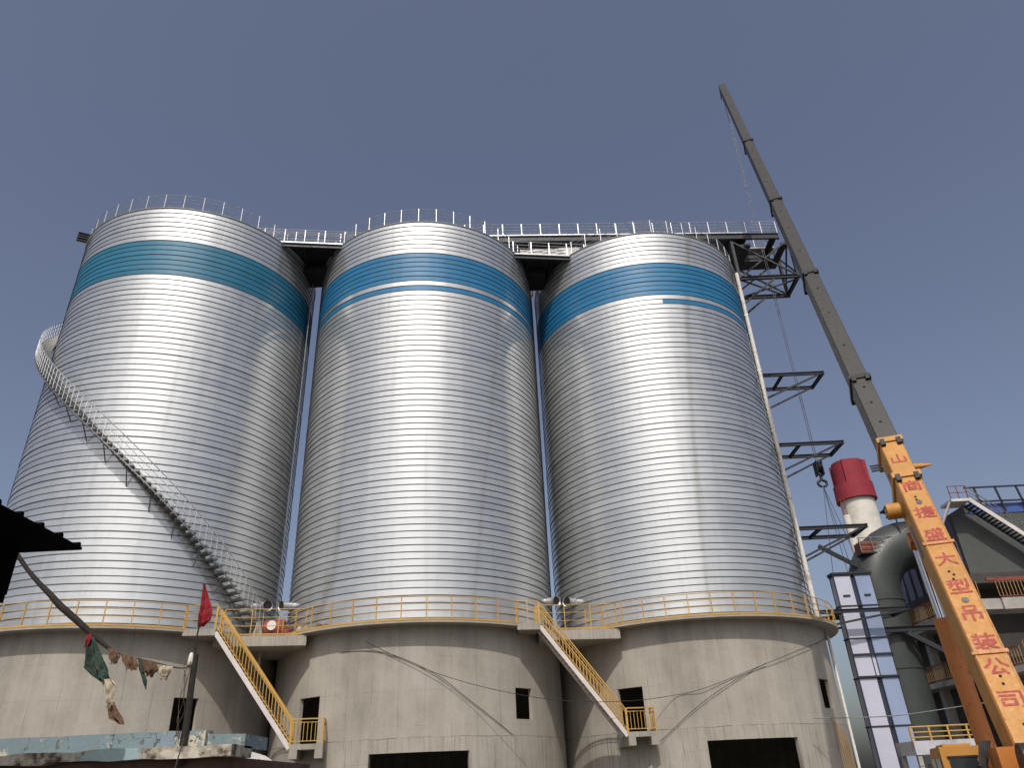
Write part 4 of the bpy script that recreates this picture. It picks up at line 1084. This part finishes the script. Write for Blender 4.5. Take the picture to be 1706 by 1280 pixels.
cloth('brown_strip', [((-5.32, 2.74), (-5.23, 2.76)), ((-5.28, 2.66), (-5.18, 2.68)), ((-5.24, 2.56), (-5.12, 2.6)), ((-5.10, 2.50), (-5.055, 2.49))], 'cloth_brown', 'brown tail strip at the lowest end of the long hanging rags', 'rag', depth=.03)
cloth('red_tie', [((-5.76, 3.60), (-5.70, 3.61)), ((-5.77, 3.52), (-5.70, 3.50)), ((-5.755, 3.44), (-5.72, 3.43))], 'cloth_red', 'faded red scrap tied round the branch above green rag', 'rag', depth=.015, y=9.93)
cloth('brown_rag', [((-5.46, 3.42), (-5.35, 3.39)), ((-5.41, 3.28), (-5.27, 3.30)), ((-5.36, 3.22), (-5.29, 3.23))], 'cloth_brown', 'small brown rag at branch tip, leftmost on the rope', 'rag', depth=.03)
cloth('brown_rag', [((-5.28, 3.34), (-5.06, 3.28)), ((-5.22, 3.23), (-5.0, 3.17)), ((-5.13, 3.14), (-5.03, 3.14))], 'cloth_brown', 'brown bag on the rope between the branch tip and green strip', 'rag', depth=.04)
cloth('green_strip', [((-5.04, 3.28), (-4.97, 3.26)), ((-4.99, 3.13), (-4.92, 3.11)), ((-4.92, 3.0), (-4.86, 3.0)), ((-4.87, 2.90), (-4.84, 2.89))], 'cloth_green', 'narrow green strip dangling from the middle of the rope', 'rag', depth=.02, nx=4)
cloth('brown_rag', [((-4.97, 3.26), (-4.78, 3.20)), ((-4.94, 3.11), (-4.75, 3.11)), ((-4.88, 3.06), (-4.82, 3.06))], 'cloth_brown', 'round brown rag on the rope right of the green strip', 'rag', depth=.05)
cloth('cream_rag', [((-4.76, 3.18), (-4.55, 3.15)), ((-4.74, 3.08), (-4.56, 3.08)), ((-4.68, 3.02), (-4.60, 3.02))], 'cloth_cream', 'cream rag on the rope nearest to the wooden post', 'rag', depth=.05)

# roof corner at the left edge, its shade painted in as near-black
t = thing('roof_corner', (-5.6, 7.5, 4.1), 'corrugated roof corner in shade, coloured near black, jutting in at the left edge', 'roof')
MB().box(-9.0, -5.05, 3.0, 8.2, 4.20, 4.23).build('roof_sheet', 'shade_black', t)
for k in range(14):
    y = 8.12 - k * .36; MB().sweep([(-9, y, 4.235), (-5.04, y, 4.235)], .035, 8).build('roof_rib', 'shade_black', t, True)
MB().box(-5.80, -5.72, 3.0, 8.12, 3.70, 4.2).build('fascia_board', 'shade_black', t)
b = MB(); xs = [-9 + 3.28 * k / 20 for k in range(21)]
for k in range(20):
    z0, z1 = 3.55 + .1 * math.sin(k * 1.7) + .02 * (20 - k), 3.55 + .1 * math.sin((k + 1) * 1.7) + .02 * (19 - k)
    b.add([(xs[k], 8.05, z0), (xs[k + 1], 8.05, z1), (xs[k + 1], 8.05, 4.2), (xs[k], 8.05, 4.2), (xs[k], 8.10, z0), (xs[k + 1], 8.10, z1), (xs[k + 1], 8.10, 4.2), (xs[k], 8.10, 4.2)], [(0, 1, 2, 3), (7, 6, 5, 4), (0, 4, 5, 1), (1, 5, 6, 2), (0, 3, 7, 4)])
b.build('gable_sheet', 'shade_black', t)
for y in (3.3, 7.8): MB().box(-8.6, -8.45, y, y + .15, GZ, 4.2).build('roof_post', 'shade_black', t)

# sack hung on the left link railing
cloth('hanging_sack', [((-13.42, 9.42), (-13.22, 9.44)), ((-13.55, 8.9), (-13.06, 8.95)), ((-13.68, 8.2), (-12.98, 8.25)), ((-13.74, 7.6), (-12.95, 7.6)), ((-13.5, 7.1), (-12.98, 7.05))], 'cloth_sack', 'long beige sack hanging from the left link platform railing', 'sack', None, .16, 8, y=37.75)

# pale machine housing at the foot of the left stair
t = thing('machine_housing', (-10.3, 30.3, GZ), 'pale weathered machine housing below the left stair foot', 'housing')
MB().prism([(-11.0, 29.6), (-9.6, 29.6), (-9.6, 31.4), (-11.0, 31.4)], GZ, 2.6).build('body', 'pale_sheet', t)
b = MB(); pr = [(-11.1, 2.6), (-11.05, 3.0), (-10.7, 3.2), (-10.2, 3.05), (-9.7, 2.75), (-9.5, 2.6)]
nn = len(pr); b.add([(x, y, z) for y in (29.5, 31.5) for x, z in pr], [tuple(range(nn)), tuple(range(nn, 2 * nn))[::-1]] + [(i, nn + i, nn + (i + 1) % nn, (i + 1) % nn) for i in range(nn)])
b.build('hood', 'white_paint', t)
for x in (-10.75, -10.15): MB().box(x, x + .4, 29.46, 29.499, 2.68, 2.86).build('vent_slot', 'dark_void', t)
MB().box(-11.0, -10.5, 30.0, 30.6, 3.1, 3.55).build('exhaust_box', 'bark', t)

# steel bars standing against the right drum
t = thing('rebar_rack', tuple(pol(CEN[2], RC + .1, 58, GZ)), 'row of thin brown bars standing against the right drum near its downpipe', 'steel bars')
for k in range(7):
    a = 46.5 + k * 1.9; MB().tube(pol(CEN[2], RC + .12, a, GZ), pol(CEN[2], RC + .04, a - .6, 3.95 - .12 * k), .02, 6).build('bar', 'picket_tan', t)
